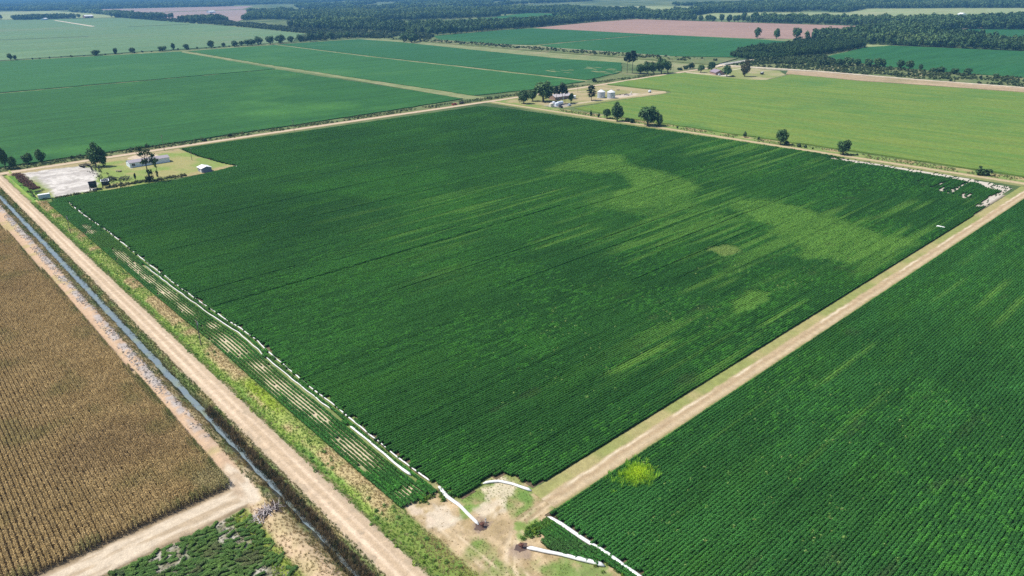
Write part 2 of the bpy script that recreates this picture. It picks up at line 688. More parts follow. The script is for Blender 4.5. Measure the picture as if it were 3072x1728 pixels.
def crown_cards(kind, n, seed, size):
    """leaf sprays of a crown in a unit box: width 1, height 1 (ground to top)"""
    rs = np.random.RandomState(seed)
    C, D, S = [], [], []
    if kind in ('round', 'oval', 'bush'):
        z0 = {'round': .54, 'oval': .53, 'bush': .42}[kind]
        rz = {'round': .44, 'oval': .46, 'bush': .50}[kind]
        lob = []
        nl = {'round': 20, 'oval': 22, 'bush': 13}[kind]
        for k in range(nl):
            d = unit(rs.normal(size=3))
            rr = rs.uniform(.30, 1.0) ** .5
            lr = rs.uniform(.10, .25)
            p = np.array([d[0] * (.5 - lr) * rr, d[1] * (.5 - lr) * rr, z0 + d[2] * (rz - lr * .8) * rr])
            if kind == 'oval':
                tp = 1 - .45 * max(0, (p[2] - z0) / rz)
                p[:2] *= tp
            lob.append((p, lr))
        wts = np.array([l[1] ** 2 for l in lob])
        pick = rs.choice(nl, n, p=wts / wts.sum())
        d = unit(rs.normal(size=(n, 3)) + np.array([0, 0, .25]))
        P = np.array([l[0] for l in lob])[pick]
        LR = np.array([l[1] for l in lob])[pick][:, None]
        c = P + d * LR * rs.uniform(.7, 1.12, (n, 1))
        c[:, 2] = np.clip(c[:, 2], .03, 1.0)
        dd = d + rs.normal(0, .45, (n, 3)) + np.array([0, 0, .2])
        s = size * rs.uniform(.6, 1.4, n)
        lv = rs.uniform(.7, 1.3, n) * rs.uniform(.75, 1.25, nl)[pick]
    elif kind in ('pine', 'tallpine'):
        lo = .25 if kind == 'pine' else .58
        nb = 34 if kind == 'pine' else 26
        bz = lo + (1 - lo) * np.linspace(0, .97, nb)
        az = np.arange(nb) * 2.4 + rs.normal(0, .4, nb)
        t = (bz - lo) / (1 - lo)
        bl = (.5 * np.sqrt(np.clip(1 - t ** 1.6, 0, 1)) * rs.uniform(.55, 1.05, nb)) + .05
        if kind == 'pine':
            bl *= np.where(t < .12, .75, 1)
        pick = rs.randint(0, nb, n)
        f = rs.uniform(.35, 1.05, n)
        c = np.stack([np.cos(az[pick]) * bl[pick] * f, np.sin(az[pick]) * bl[pick] * f, bz[pick] + .03 * f], 1)
        c += rs.normal(0, 1, (n, 3)) * np.array([.045, .045, .018])
        dd = np.stack([np.cos(az[pick]) * .3, np.sin(az[pick]) * .3, np.ones(n)], 1) + rs.normal(0, .5, (n, 3))
        s = size * rs.uniform(.6, 1.4, n)
        lv = rs.uniform(.65, 1.35, n)
    else:  # ragged, thinly leaved tree
        nb = 12
        az = rs.uniform(0, 6.28, nb)
        bz = np.concatenate([rs.uniform(.52, .95, 8), rs.uniform(.05, .3, 4)])
        br = np.concatenate([rs.uniform(.05, .42, 8), rs.uniform(.02, .15, 4)])
        P = np.stack([np.cos(az) * br, np.sin(az) * br, bz], 1)
        pick = rs.randint(0, nb, n)
        c = P[pick] + rs.normal(0, 1, (n, 3)) * np.array([.075, .075, .035])
        dd = rs.normal(0, 1, (n, 3)) + np.array([0, 0, .5])
        s = size * rs.uniform(.5, 1.3, n)
        lv = rs.uniform(.6, 1.4, n) * np.where(bz[pick] < .35, .5, 1.0)
    return c, dd, s, lv, rs


def crown_mesh(kind, n, seed, size, mat, asp=(1, 1, 1)):
    c, dd, s, lv, rs = crown_cards(kind, n, seed, size)
    return quads('%s_crown_%d' % (kind, seed), cards(c, dd, s, .8, rs), lv, mat)


def trunk_mesh(kind, seed):
    rs = np.random.RandomState(seed + 900)
    m = MB()
    if kind == 'bush':
        for k in range(3):
            a = rs.uniform(0, 6.28)
            m.tube((0, 0, -.02), (math.cos(a) * .15, math.sin(a) * .15, .45), .025, .012, 5)
    elif kind in ('pine', 'tallpine'):
        m.tube((0, 0, -.02), (rs.normal(0, .01), 0, .5), .03, .022, 7)
        m.tube((0, 0, .49), (0, 0, .95), .022, .006, 7)
        for k in range(8):
            a = k * 2.4
            z = (.28 if kind == 'pine' else .6) + .04 * k
            m.tube((0, 0, z), (math.cos(a) * .33, math.sin(a) * .33, z + .04), .008, .003, 4)
    elif kind == 'ragged':
        m.tube((0, 0, -.02), (.02, .01, .5), .035, .024, 7)
        m.tube((.02, .01, .49), (-.03, .02, .9), .024, .008, 6)
        for k in range(9):
            a = rs.uniform(0, 6.28)
            z = rs.uniform(.42, .8)
            e = rs.uniform(.15, .42)
            m.tube((.0, .01, z), (math.cos(a) * e, math.sin(a) * e, z + rs.uniform(.05, .2)), .012, .004, 5)
    else:
        m.tube((0, 0, -.02), (.01, 0, .34), .045, .032, 7)
        for k in range(6):
            a = k * 1.05 + rs.uniform(-.3, .3)
            e = rs.uniform(.18, .34)
            m.tube((.01, 0, rs.uniform(.22, .34)), (math.cos(a) * e, math.sin(a) * e, rs.uniform(.5, .78)), .022, .007, 5)
    me = bpy.data.meshes.new('%s_trunk_%d' % (kind, seed))
    me.from_pydata(m.v, [], m.f)
    me.update()
    me.materials.append(BARK)
    return me


TK = {}


def tree_meshes(kind, var, mat, n, size):
    k = (kind, var, mat.name)
    if k not in TK:
        TK[k] = (crown_mesh(kind, n, 100 + var * 7 + len(kind), size, mat), trunk_mesh(kind, var))
    return TK[k]


SPEC = {'round': (1500, .085), 'oval': (1500, .085), 'bush': (600, .13), 'pine': (1300, .085), 'tallpine': (900, .1), 'ragged': (900, .07)}


def tree(name, kind, x, y, h, w, label, group=None, mat=None, cat='tree', far=False):
    mat = mat or {'round': TREE, 'oval': TREE, 'bush': SHRUB, 'pine': PINE, 'tallpine': PINE, 'ragged': SPARSE}[kind]
    n, s = SPEC[kind]
    if far:
        n, s = int(n * .45), s * 1.5
    var = random.randrange(4) + (4 if far else 0)
    cm, tm = tree_meshes(kind, var, mat, n, s)
    e = empty(name, (x, y, 0), random.uniform(0, 6.28), (w, w, h))
    link('crown', cm, e)
    link('trunk' if kind != 'bush' else 'stem', tm, e)
    tag(e, label, cat, group)
    return e


# ================================================================== THE LAND
# ---- base ground: one sheet out to the horizon, open where the modelled roadside strip lies
def base_ground():
    m, nt, N, L, b = new_mat('base_grass')
    n1 = noise_node(N, L, .006, 5, .6)
    n2 = noise_node(N, L, .12, 4, .65)
    mx = N.new('ShaderNodeMix')
    mx.data_type = 'RGBA'
    mx.inputs[6].default_value = (.055, .095, .034, 1)
    mx.inputs[7].default_value = (.19, .225, .095, 1)
    r = N.new('ShaderNodeMapRange')
    r.inputs[1].default_value = .4
    r.inputs[2].default_value = .65
    L.new(n1, r.inputs[0])
    L.new(r.outputs[0], mx.inputs[0])
    L.new(mulcol(N, L, mx.outputs[2], n2, .6, 1.4), b.inputs['Base Color'])
    b.inputs['Roughness'].default_value = .95
    setspec(b, .1)
    xs = [-14000, -64, 36, 26000]
    ys = [-3000, -45, 445, 26000]
    v = [(x, y, 0) for y in ys for x in xs]
    f = []
    for j in range(3):
        for i in range(3):
            if (i, j) != (1, 1):
                a = j * 4 + i
                f.append((a, a + 1, a + 5, a + 4))
    o = MB().add(v, f).build('ground', m)
    tag(o, 'flat grassy farmland reaching to the horizon', None, None, 'structure')


base_ground()

# ---- roadside strip: bank, ditch, verges, shoulders
TAN, PINKDIRT, GREYDRY = (.44, .35, .235), (.47, .335, .225), (.40, .355, .325)
DRYGRASS, GREEN, LIME, MUD = (.40, .32, .165), (.105, .185, .045), (.25, .34, .045), (.05, .052, .04)
PALE = (.56, .475, .365)


def corn_edge(y):
    return np.interp(y, [40, 48, 100, 200, 313, 420], [-13.2, -13.1, -13.2, -13.9, -15.5, -17])


def pipe_wave(y):
    return np.interp(y, [0, 17, 30, 42, 63, 78, 97, 112, 120, 130, 144, 161, 178, 205, 223, 241, 267, 292, 321, 332],
                     [18.3, 19.4, 19.0, 19.2, 19.6, 19.5, 19.9, 20.9, 20.9, 20.2, 19.5, 19.0, 18.6, 18.2, 18.2, 18.4, 18.4, 17.4, 17.1, 17.9])


BARE_END = [(13, 278, 2.4, 6), (12.5, 268, 3, 4), (13, 222, 2.6, 12), (13.2, 205, 2.6, 10), (13, 190, 2.4, 10), (13.3, 172, 2.8, 12),
            (13, 152, 2.0, 9), (15, 131, 2.0, 3.5), (13.8, 114, 3.4, 9), (14.3, 94, 2.4, 5), (13.6, 80, 3.2, 8), (14, 69, 2.8, 8), (14, 59, 2.4, 5), (13.2, 40, 2.8, 8), (13.8, 19.5, 2.6, 1.4)]


def bare_end(x, y):
    m = np.zeros_like(x)
    for bx, by, rx, ry in BARE_END:
        m = np.maximum(m, np.exp(-(((x - bx) / (rx * .85)) ** 2 + ((y - by) / (ry * 1.05)) ** 2)))
    return m * (.55 + .7 * fbm(x * 1.4, y * .4, 2.4, 333, 2))


def to_line(x, y, pts):
    d = np.full(len(x), 1e9)
    for (x0, y0), (x1, y1) in zip(pts[:-1], pts[1:]):
        t = np.clip(((x - x0) * (x1 - x0) + (y - y0) * (y1 - y0)) / ((x1 - x0) ** 2 + (y1 - y0) ** 2), 0, 1)
        d = np.minimum(d, np.hypot(x - x0 - t * (x1 - x0), y - y0 - t * (y1 - y0)))
    return d


RUTS = [[(36, -3.4), (27, -4.2), (20, -6.5), (15, -12), (12, -20), (10.5, -32), (10, -46)], [(36, -3.2), (26, -3.4), (19, -3), (14, .5), (11.6, 7), (10.8, 14)],
        [(24, -4), (17, -10), (13, -24), (12, -46)], [(3, -18), (7, -14), (12, -8), (20, -4.5), (30, -3.4)], [(13, 12), (12.6, 0), (12.5, -15), (12, -40)]]


def near_col(x, y):
    n = fbm(x, y, 7, 2, 4)
    n2 = fbm(x, y, 2.2, 8, 3)
    xw = x + (fbm(x * 0 + 3, y, 9, 5) - .5) * 1.2 + (n2 - .5) * .9
    c = np.zeros((len(x), 3)) + np.array((.20, .15, .09))
    e = corn_edge(y)

    def put(mask, col):
        nonlocal c
        c = mixc(c, col, np.clip(mask, 0, 1))
    b = sstep(-.7, .5, xw - e)
    put(b, PINKDIRT)
    put(b * sstep(.55, .75, n), DRYGRASS)
    deb = sstep(-12.2, -11.2, xw) * (y > 62) * sstep(60, 85, y)
    put(deb * sstep(.35, .55, n2), GREYDRY)
    put(sstep(-9.6, -8.9, xw), mixc(DRYGRASS, (.17, .2, .075), sstep(.42, .66, n)))
    put(sstep(-9.6, -8.9, xw) * sstep(.5, .8, n2) * .6, TAN)
    put(sstep(-7.6, -7.0, xw), MUD)
    rb = np.where(y[:, None] < 85, np.array((.12, .10, .06)), np.array((.10, .115, .05)))
    put(sstep(-5.5, -5.0, xw), rb)
    put(sstep(-4.6, -4.0, xw), mixc((.15, .20, .065), (.30, .25, .12), sstep(.4, .62, n)))
    put(sstep(-3.3, -2.7, xw), (.42, .33, .23))
    put(sstep(2.7, 3.3, xw), mixc((.22, .19, .09), (.13, .17, .05), sstep(.4, .6, n2)))
    put(sstep(3.5, 4.2, xw), mixc((.15, .26, .055), (.24, .33, .07), sstep(.35, .65, n)))
    dry = mixc((.43, .345, .18), (.27, .32, .09), sstep(.36, .58, fbm(x, y, 11, 31, 3)))
    put(sstep(5.2, 6.2, xw), dry)
    lime = sstep(.52, .68, fbm(x, y, 26, 77, 2)) * sstep(6.2, 7.2, xw) * (1 - sstep(9.6, 10.4, xw))
    put(lime, LIME)
    put(sstep(9.2, 10.0, xw), mixc((.15, .2, .06), (.52, .445, .30), np.clip(bare_end(x, y) * 1.6, 0, 1)))
    # the field entrance: bare trodden soil with thin grass
    ent = sstep(22, 12, y) * sstep(8.6, 10.5, xw)
    put(ent, mixc((.47, .36, .22), (.33, .25, .135), sstep(.30, .70, fbm(x, y, 1.6, 73, 4))))
    gr = sstep(.47, .62, fbm(x, y, 7, 61, 4))
    put(ent * gr * .95, mixc((.22, .25, .085), (.15, .23, .055), sstep(.4, .6, n2)))
    put(sstep(20, 12, y) * sstep(3.2, 4.0, xw) * (1 - sstep(9, 10.5, xw)), mixc((.11, .2, .04), (.20, .23, .06), n2))
    for i_, rt in enumerate(RUTS):
        dl = np.abs(to_line(x, y, rt) - .85)
        put(ent * np.exp(-(dl / .33) ** 2) * (.35 + .8 * sstep(.35, .6, n2)) * .8, (.56, .45, .30) if i_ % 2 == 0 else (.31, .235, .14))
    for px, py, rx, ry, col in ((19.5, 6, 3.6, 1.6, (.13, .24, .045)), (23.5, 3.5, 4, 2.6, (.54, .46, .34)), (29, 6.5, 4, 3.2, (.56, .48, .35)),
                                (13.5, 8, 3.2, 3.4, (.55, .47, .36)), (33, 1.6, 3.2, 1.6, (.12, .22, .05)), (18.4, .6, 2.2, 1.7, (.24, .18, .14)),
                                (20.5, -9.5, 2.0, 2.0, (.30, .225, .17)), (23, -23, 6, 5.5, (.15, .23, .06)), (31, -24, 2, 12, (.2, .2, .08)), (11.4, 14, 1.1, 5, (.54, .44, .33)),
                                (26, -6.2, 3, 2, (.14, .24, .045))):
        d = ((x - px + (n - .5) * 4) / rx) ** 2 + ((y - py + (n2 - .5) * 4) / ry) ** 2
        put(sstep(1.5, .3, d + (fbm(x, y, 1.3, 71, 3) - .5) * 2.2) * .85, col)
    # dirt track beside the corn and its turning place
    tr = sstep(47.2, 45.8, y + (n2 - .5)) * sstep(38.6, 40.0, y + (n2 - .5)) * sstep(-9.6, -11.5, xw)
    put(tr, mixc((.53, .445, .335), (.40, .315, .215), sstep(.38, .62, fbm(x * .16, y * 1.3, 1.5, 9, 3))))
    tn = sstep(1.25, .6, ((xw + 11.6) / 2.4) ** 2 + ((y - 47) / 9.5) ** 2)
    put(tn, mixc(PALE, (.43, .335, .235), sstep(.42, .66, fbm(x, y * .4, 1.8, 13, 3))))
    low = sstep(38.8, 37.4, y + (n2 - .5)) * sstep(-7.8, -9, xw)
    put(low, mixc((.50, .375, .245), (.41, .33, .185), sstep(.4, .66, n)))
    wp = low * sstep(-15.2, -16.6, xw)
    put(wp, mixc((.10, .15, .055), mixc((.20, .19, .12), (.40, .37, .31), sstep(.35, .65, fbm(x * .5, y * 1.6, 1.4, 49, 3))), sstep(.50, .62, fbm(x, y, 6, 47, 3))))
    put(low * sstep(-13.2, -14.6, xw) * sstep(-18.5, -16.5, xw), (.20, .25, .05))
    return c


def near_z(x, y):
    z = np.interp(x, [-64, -13.5, -12.3, -11, -9.8, -8.2, -7.1, -6.5, -5.6, -5.1, -3.6, -2.9, 2.9, 4.2, 5.2, 6.4, 8, 9.6, 36],
                  [0, 0, .25, .55, .40, -.30, -1.0, -1.25, -1.25, -1.0, -.10, .05, .05, -.35, -.45, -.1, .15, 0, 0])
    amp = np.where((x > -13) & (x < 9.4), 1.0, .18)
    z = z + amp * (fbm(x, y, 2.6, 14, 3) - .5) * .34
    tr = sstep(-8.6, -10.0, x) * sstep(60, 50, y) * sstep(36, 40, y)
    return z * (1 - tr) + tr * .06


ground_grid('roadside_ground', -64, 36, -45, 62, .5, .5, near_col, near_z, None, 'trodden tan soil, ditch banks and grass by the gravel road')
ground_grid('ditch_bank', -22, 36, 62, 445, .5, 1.0, near_col, near_z, None, 'long ditch bank and grassy verge along the gravel road')


def corn_soil(x, y):
    return np.zeros((len(x), 3)) + np.array((.19, .145, .09))


ground_grid('corn_field_soil', -300, -22, 62, 445, 6, 6, corn_soil, None, None, 'bare soil below the ripe corn')


# ---- water in the ditch
def water_mat():
    m, nt, N, L, b = new_mat('ditch_water')
    n = noise_node(N, L, .16, 3)
    mx = N.new('ShaderNodeMix')
    mx.data_type = 'RGBA'
    mx.inputs[6].default_value = (.17, .215, .235, 1)  # pale blue of the reflected sky mixed into the water colour
    mx.inputs[7].default_value = (.22, .26, .20, 1)
    r = N.new('ShaderNodeMapRange')
    r.inputs[1].default_value = .5
    r.inputs[2].default_value = .68
    L.new(n, r.inputs[0])
    L.new(r.outputs[0], mx.inputs[0])
    L.new(mx.outputs[2], b.inputs['Base Color'])
    b.inputs['Roughness'].default_value = .08
    b.inputs['IOR'].default_value = 1.33
    setspec(b, .5)
    return m


wp = MB()
ys = np.arange(-45, 446, 2.5)
cx = np.interp(ys, [-45, 10, 60, 110, 136, 200, 240, 285, 363, 446], [-6.1, -6.0, -6.1, -5.8, -6.4, -7.0, -7.0, -6.7, -7.6, -8.4]) * 0 - 6.1
wv = [(cx[i] + s * (np.interp(ys[i], [20, 70, 130, 240], [.42, .66, .95, 1.1]) + .14 * math.sin(ys[i] * .31 + s) + .16 * math.sin(ys[i] * .83 + 2 * s)), ys[i], -.86) for i in range(len(ys)) for s in (-1, 1)]
wp.add(wv, [(2 * i, 2 * i + 1, 2 * i + 3, 2 * i + 2) for i in range(len(ys) - 1)])
tag(wp.build('ditch_water', water_mat()), 'narrow strip of still water in the ditch beside the gravel road', None, None, 'structure')


# ---- roads and lanes
def road_col(x, y):
    n = fbm(x * 1.6, y * .10, 2.0, 21, 3)
    tr = np.exp(-((np.abs(x + (fbm(x * 0, y, 40, 4) - .5) * .5) - 1.05) / .42) ** 2)
    c = mixc((.45, .345, .235), (.63, .50, .365), np.clip(tr * .8 + (n - .5), 0, 1))
    mid = np.exp(-((x - .1) / .3) ** 2)
    c = mixc(c, (.45, .335, .22), mid * .6)
    return mixc(c, (.44, .35, .25), sstep(2.2, 2.8, np.abs(x) + (n - .5) * .8))


ground_grid('gravel_road', -2.85, 2.85, -45, 440, .38, 1.2, road_col, lambda x, y: .16 - .018 * x * x + (fbm(x, y, 2, 6) - .5) * .03, None,
            'pale gravel road running beside the ditch and corn', .38)


def dirt_col(x, y):
    d = y - 433.3 - 2.2 * np.sin(x / 95)
    n = fbm(x, y, 4.0, 22, 3)
    tr = np.exp(-((np.abs(d) - 1.0) / .6) ** 2)
    c = mixc((.44, .34, .235), (.56, .455, .335), np.clip(tr + (n - .5) * .6, 0, 1))
    c = mixc(c, (.36, .285, .17), sstep(2.2, 3.3, np.abs(d) + (n - .5) * 1.6))
    return mixc(c, (.17, .18, .07), sstep(3.3, 4.4, np.abs(d) + (n - .5) * 1.6))


ground_grid('dirt_road', -160, 790, 428.3, 439.5, 3.0, .6, dirt_col, lambda x, y: .06 + 0 * x, None, 'dirt road crossing behind the soybean field', .5)


def lane_col(x, y):
    n = fbm(x, y, 3.4, 25, 4)
    d = y + (n - .5) * 1.1
    c = np.zeros((len(x), 3)) + np.array((.235, .255, .085))
    c = mixc(c, (.33, .29, .13), sstep(.45, .7, fbm(x, y, 14, 29, 3)))
    c = mixc(c, (.40, .305, .185), sstep(-1.3, -2.1, d))
    c = mixc(c, (.60, .51, .37), np.exp(-((d + 2.3) / .35) ** 2) * sstep(.38, .6, fbm(x * .35, y, 3, 33)))
    c = mixc(c, (.35, .255, .155), np.exp(-((d + 3.3) / .4) ** 2) * .7)
    c = mixc(c, (.50, .405, .27), np.exp(-((d + 4.6) / .5) ** 2) * .6)
    return mixc(c, (.22, .21, .085), sstep(-5.3, -6.0, d))


ground_grid('field_lane', 33, 394, -6.4, 1.6, .8, .4, lane_col, lambda x, y: .05 + (fbm(x, y, 2.5, 3) - .5) * .1, None,
            'tan dirt lane with a grassy edge between two soybean fields', .35)


def north_col(x, y):
    n = fbm(x, y, 4, 41, 4)
    d = x + (n - .5) * 1.6
    c = np.zeros((len(x), 3)) + np.array((.20, .215, .08))
    c = mixc(c, (.44, .345, .21), np.exp(-((d - 390.4) / 2.3) ** 4))
    c = mixc(c, (.17, .24, .065), sstep(393.3, 394.6, d))
    return mixc(c, (.33, .27, .13), sstep(396.8, 397.6, d) * sstep(.4, .65, fbm(x, y, 9, 43)))


ground_grid('north_lane', 383, 404, -60, 428, .9, 1.6, north_col, lambda x, y: .06 + (fbm(x, y, 2.5, 3) - .5) * .12, None,
            'dirt lane with weedy edge between soybeans and rice', .6)


# ---- soil of the two near soybean fields
MAIN = [(20.4, 9.6), (25, 10.6), (29, 10.9), (33, 9.8), (34.6, 2.0), (60, 1.2), (280, 1.3), (377, 3.2), (383, 30), (384.5, 60), (384.5, 150), (378, 290), (372, 380), (364, 414),
        (348, 415), (260, 418), (167, 422), (131, 425), (107.5, 425), (107, 395), (110.5, 362), (113.5, 347), (103, 343.2), (96, 341), (74, 337), (53, 340), (32, 341.5), (19, 341.8), (12.5, 342.5), (11.5, 333.5),
        (17.4, 333)] + [(float(pipe_wave(v)) + .55, v) for v in range(330, 10, -10)]


def white_band(x, y):
    """pale salty soil: a band inside the far lane edge and around the field corner"""
    ex = np.interp(y, [3, 30, 60, 150], [377, 383, 384.5, 384.5]) - x
    n = fbm(x, y, 9, 9, 3)
    a = sstep(9.5, 7.0, ex + (n - .5) * 5) * sstep(112, 84, y + (n - .5) * 30)
    b = sstep(7.0, 5.4, y + (n - .5) * 2.8) * sstep(2.0, 2.6, y) * sstep(312, 340, x + (n - .5) * 30)
    c = sstep(1.15, .6, ((x - 373) / 9) ** 2 + ((y - 9) / 9) ** 2 + (n - .5))
    return np.clip(np.maximum(np.maximum(a, b), c), 0, 1)


THINP = [(345, 36), (381, 60), (382, 26), (358, 12), (325, 9)]


def soil_col(x, y):
    c = mixc((.15, .115, .07), (.11, .085, .055), fbm(x, y, 20, 12))
    w = soft(THINP, x, y, 8, 123)
    return mixc(c, (.50, .45, .38), np.maximum(white_band(x, y), w * .85))


ground_grid('soybean_soil', 17, 388, 0, 428, 1.9, 1.9, soil_col, lambda x, y: .02 + 0 * x, MAIN, 'dark soil of the large soybean field')
ground_grid('soybean_soil', 30, 420, -150, -5.8, 4, 4, lambda x, y: mixc((.13, .1, .06), (.10, .08, .05), fbm(x, y, 20, 12)), lambda x, y: .02 + 0 * x, None, 'dark soil of the nearer right soybean field')

# ---- yard of the white house, its gravel lot and lawn
LOT = [(11, 426), (45, 420), (47, 398), (43, 382), (38, 362), (35, 348.5), (14, 350), (15.5, 371), (16, 395), (13, 405)]


def yard_col(x, y):
    n = fbm(x, y, 6, 51, 4)
    n2 = fbm(x, y, 2, 53, 3)
    c = mixc((.20, .265, .07), (.30, .28, .115), sstep(.4, .64, fbm(x, y, 15, 55, 3)))
    c = mixc(c, (.36, .28, .155), sstep(98, 104, x + (n - .5) * 9) * sstep(356, 348, y) * .8)
    c = mixc(c, (.34, .275, .15), sstep(417, 425, y + (n - .5) * 6))
    c = mixc(c, (.34, .27, .14), sstep(355, 344, y + (n - .5) * 8) * sstep(72, 82, x) * .8)
    c = mixc(c, (.10, .21, .035), sstep(13, 9, x + (n2 - .5) * 3) * sstep(425, 420, y))
    c = mixc(c, (.52, .42, .31), sstep(1.2, .6, ((x - 80) / 9) ** 2 + ((y - 416) / 12) ** 2 + (n2 - .5)))
    w = soft(LOT, x, y, 3.0, 57)
    lot = mixc((.40, .37, .34), (.57, .535, .49), sstep(.32, .66, n))
    lot = mixc(lot, (.31, .285, .25), sstep(.50, .72, n2) * .6)
    lot = mixc(lot, (.28, .29, .17), soft([(11, 400), (17, 412), (17.5, 372), (12, 352), (9, 352)], x, y, 2.5, 59) * .7)
    return mixc(c, lot, w)


ground_grid('yard_ground', 5.5, 114, 342.8, 429.5, .9, .9, yard_col, lambda x, y: .13 + (fbm(x, y, 5, 2) - .5) * .1,
            [(5.5, 429.5), (106, 428), (106, 395), (109.5, 362), (113, 347), (103, 343.6), (74, 338), (14, 342.9), (8, 344), (5.5, 352)],
            'white gravel lot and mown lawn around the white house')


# ---- grounds of the two farmsteads by the dirt road
def farm_col(x, y):
    n = fbm(x, y, 8, 63, 4)
    c = mixc((.225, .235, .085), (.35, .29, .16), sstep(.38, .66, fbm(x, y, 22, 65, 3)))
    c = mixc(c, (.47, .385, .26), np.exp(-((y - (358.5 + (x - 470) * -.12) + (n - .5) * 4) / 3.0) ** 2) * (x > 425))
    c = mixc(c, (.42, .335, .22), np.exp(-((y - 416 + (x - 480) * .25) / 2.5) ** 2) * (x > 480) * (x < 530))
    c = mixc(c, (.50, .42, .33), sstep(1.3, .5, ((x - 503) / 22) ** 2 + ((y - 362) / 8) ** 2 + (n - .5)))
    return mixc(c, (.32, .285, .24), sstep(1.2, .5, ((x - 414) / 17) ** 2 + ((y - 366) / 11) ** 2))


ground_grid('farm_yard', 398, 552, 342, 430, 2, 2, farm_col, lambda x, y: .05 + 0 * x, [(404, 429), (550, 427), (549, 347), (541, 341), (487, 347), (409, 353), (399, 400)],
            'dry grass yard around the grain bins')


def lot2_col(x, y):
    n = fbm(x, y, 9, 71, 4)
    c = mixc((.225, .25, .09), (.34, .30, .17), sstep(.4, .66, fbm(x, y, 25, 73, 3)))
    drive = np.exp(-((x - (698 + (n - .5) * 3)) / 1.6) ** 2) * (y > 372)
    drive = np.maximum(drive, np.exp(-((y - 402 + (n - .5) * 3) / 1.6) ** 2) * (x > 728))
    c = mixc(c, (.62, .54, .42), drive)
    return mixc(c, (.5, .45, .4), sstep(1.2, .5, ((x - 701) / 8) ** 2 + ((y - 378) / 6) ** 2))


ground_grid('farm_yard', 676, 786, 318, 436, 2, 2, lot2_col, lambda x, y: .05 + 0 * x, [(694, 430), (684, 371), (681, 332), (692, 322), (748, 328), (782, 354), (785, 432)],
            'mown lot around the grey roofed house near the bridge')

# ---- fields farther off (canopy slabs with real edges)
SOY1 = mat_field('far_soybeans', (.017, .086, .015), (.027, .114, .020), (.055, .168, .028), (.010, .11, .1), .35, .006)
SOY2 = mat_field('far_soybeans_blue', (.024, .106, .024), (.035, .134, .031), (.06, .168, .038), (.010, .09, .1), .3, .004)
SOY3 = mat_field('far_soybeans_deep', (.018, .094, .025), (.026, .118, .032), (.04, .13, .034), (.008, .06, .1), .3, .004)
RICE = mat_field('rice_canopy', (.102, .192, .034), (.156, .214, .038), (.062, .160, .034), (.12, .016, .1), .45, .006, .4)
PINKF = mat_field('harvested_red_soil', (.30, .195, .155), (.33, .215, .17), (.28, .18, .145), (.02, .008, .1), .12, .003, .2)
PALEF = mat_field('pale_pasture', (.23, .29, .12), (.29, .32, .15), (.34, .33, .17), (.01, .02, .1), .12, .004, .2)
HAZEF = mat_field('wide_grey_green_field', (.10, .19, .085), (.125, .205, .09), (.15, .20, .10), (.004, .011, .1), .08, .0022, .2)
PURPLEF = mat_field('ploughed_purple_field', (.28, .21, .19), (.32, .235, .20), (.26, .21, .2), (.004, .01, .1), .05, .002, .1)

OPEN = []


def rough(poly, step=9.0, amp=1.3):
    out = []
    rr = random.Random(int(abs(poly[0][0]) * 7 + abs(poly[0][1])))
    for (x0, y0), (x1, y1) in zip(poly, list(poly[1:]) + [poly[0]]):
        ln = math.hypot(x1 - x0, y1 - y0)
        n = max(1, min(90, int(ln / step)))
        nx, ny = -(y1 - y0) / ln, (x1 - x0) / ln
        for i in range(n):
            a = rr.uniform(-amp, amp) * (0 if i == 0 else 1)
            t = i / n
            out.append((x0 + (x1 - x0) * t + nx * a, y0 + (y1 - y0) * t + ny * a))
    return out


def field(poly, mat, h, label, name='soybean_field'):
    OPEN.append(poly)
    return sheet(name, rough(poly), mat, -.3, h, label)


field([(-420, 452), (20, 452), (126, 450), (302, 455), (383, 462), (384, 862), (372, 866), (70, 872), (-420, 880)], SOY1, .75, 'dark green soybean field behind the white house')
field([(-420, 884), (74, 882), (376, 872), (386, 872), (400, 1270), (408, 1292), (147, 1346), (-420, 1420)], SOY2, .7, 'blue green soybean field left of the grassy track')
field([(404, 470), (470, 458), (556, 462), (558, 613), (565, 935), (585, 1296), (420, 1290), (406, 970)], SOY2, .7, 'long soybean field between two grassy tracks')
field([(567, 470), (640, 485), (668, 503), (736, 560), (726, 663), (738, 814), (776, 1161), (768, 1294), (596, 1304), (575, 935)], SOY3, .7, 'soybean field with bald spots by the weedy levee')
field([(856, 700), (852, 556), (900, 480), (1000, 470), (1180, 545), (1214, 620), (1218, 876), (884, 868), (858, 800)], SOY3, .7, 'deep green soybean field beyond the levee, nearer half')
field([(884, 880), (1220, 886), (1240, 1110), (1243, 1262), (1157, 1270), (920, 1236), (858, 1125), (857, 944)], SOY3, .7, 'deep green soybean field beyond the levee, farther half')
field([(1228, 905), (1232, 660), (1275, 560), (1450, 553), (1712, 592), (1718, 903), (1740, 1335), (1561, 1334), (1262, 1276), (1250, 1110)], PINKF, .25, 'bare pinkish brown field in front of the woods', 'bare_field')
field([(880, 183), (900, 277), (946, 362), (980, 390), (1156, 412), (1207, 394), (1212, 213), (1100, -200), (880, -200)], SOY3, .8, 'deep green soybean field right of the young wood')
field([(1405, 436), (1550, 446), (1692, 443), (1735, 340), (1700, 100), (1290, 100), (1290, 250), (1380, 330), (1432, 375)], SOY3, .8, 'soybean field among the woods at the far right')
RICEP = [(404.5, -200), (405, 34), (406, 72), (404, 156), (405, 283), (412, 343), (487, 342), (541, 335), (553, 346), (553, 427), (671, 429), (690, 425), (680, 371), (677, 330), (690, 317), (752, 323), (750, 300), (742, 240), (748, 172), (754, 96), (757, -200)]
field(RICEP, RICE, .85, 'olive green rice field right of the large soybean field', 'rice_field')
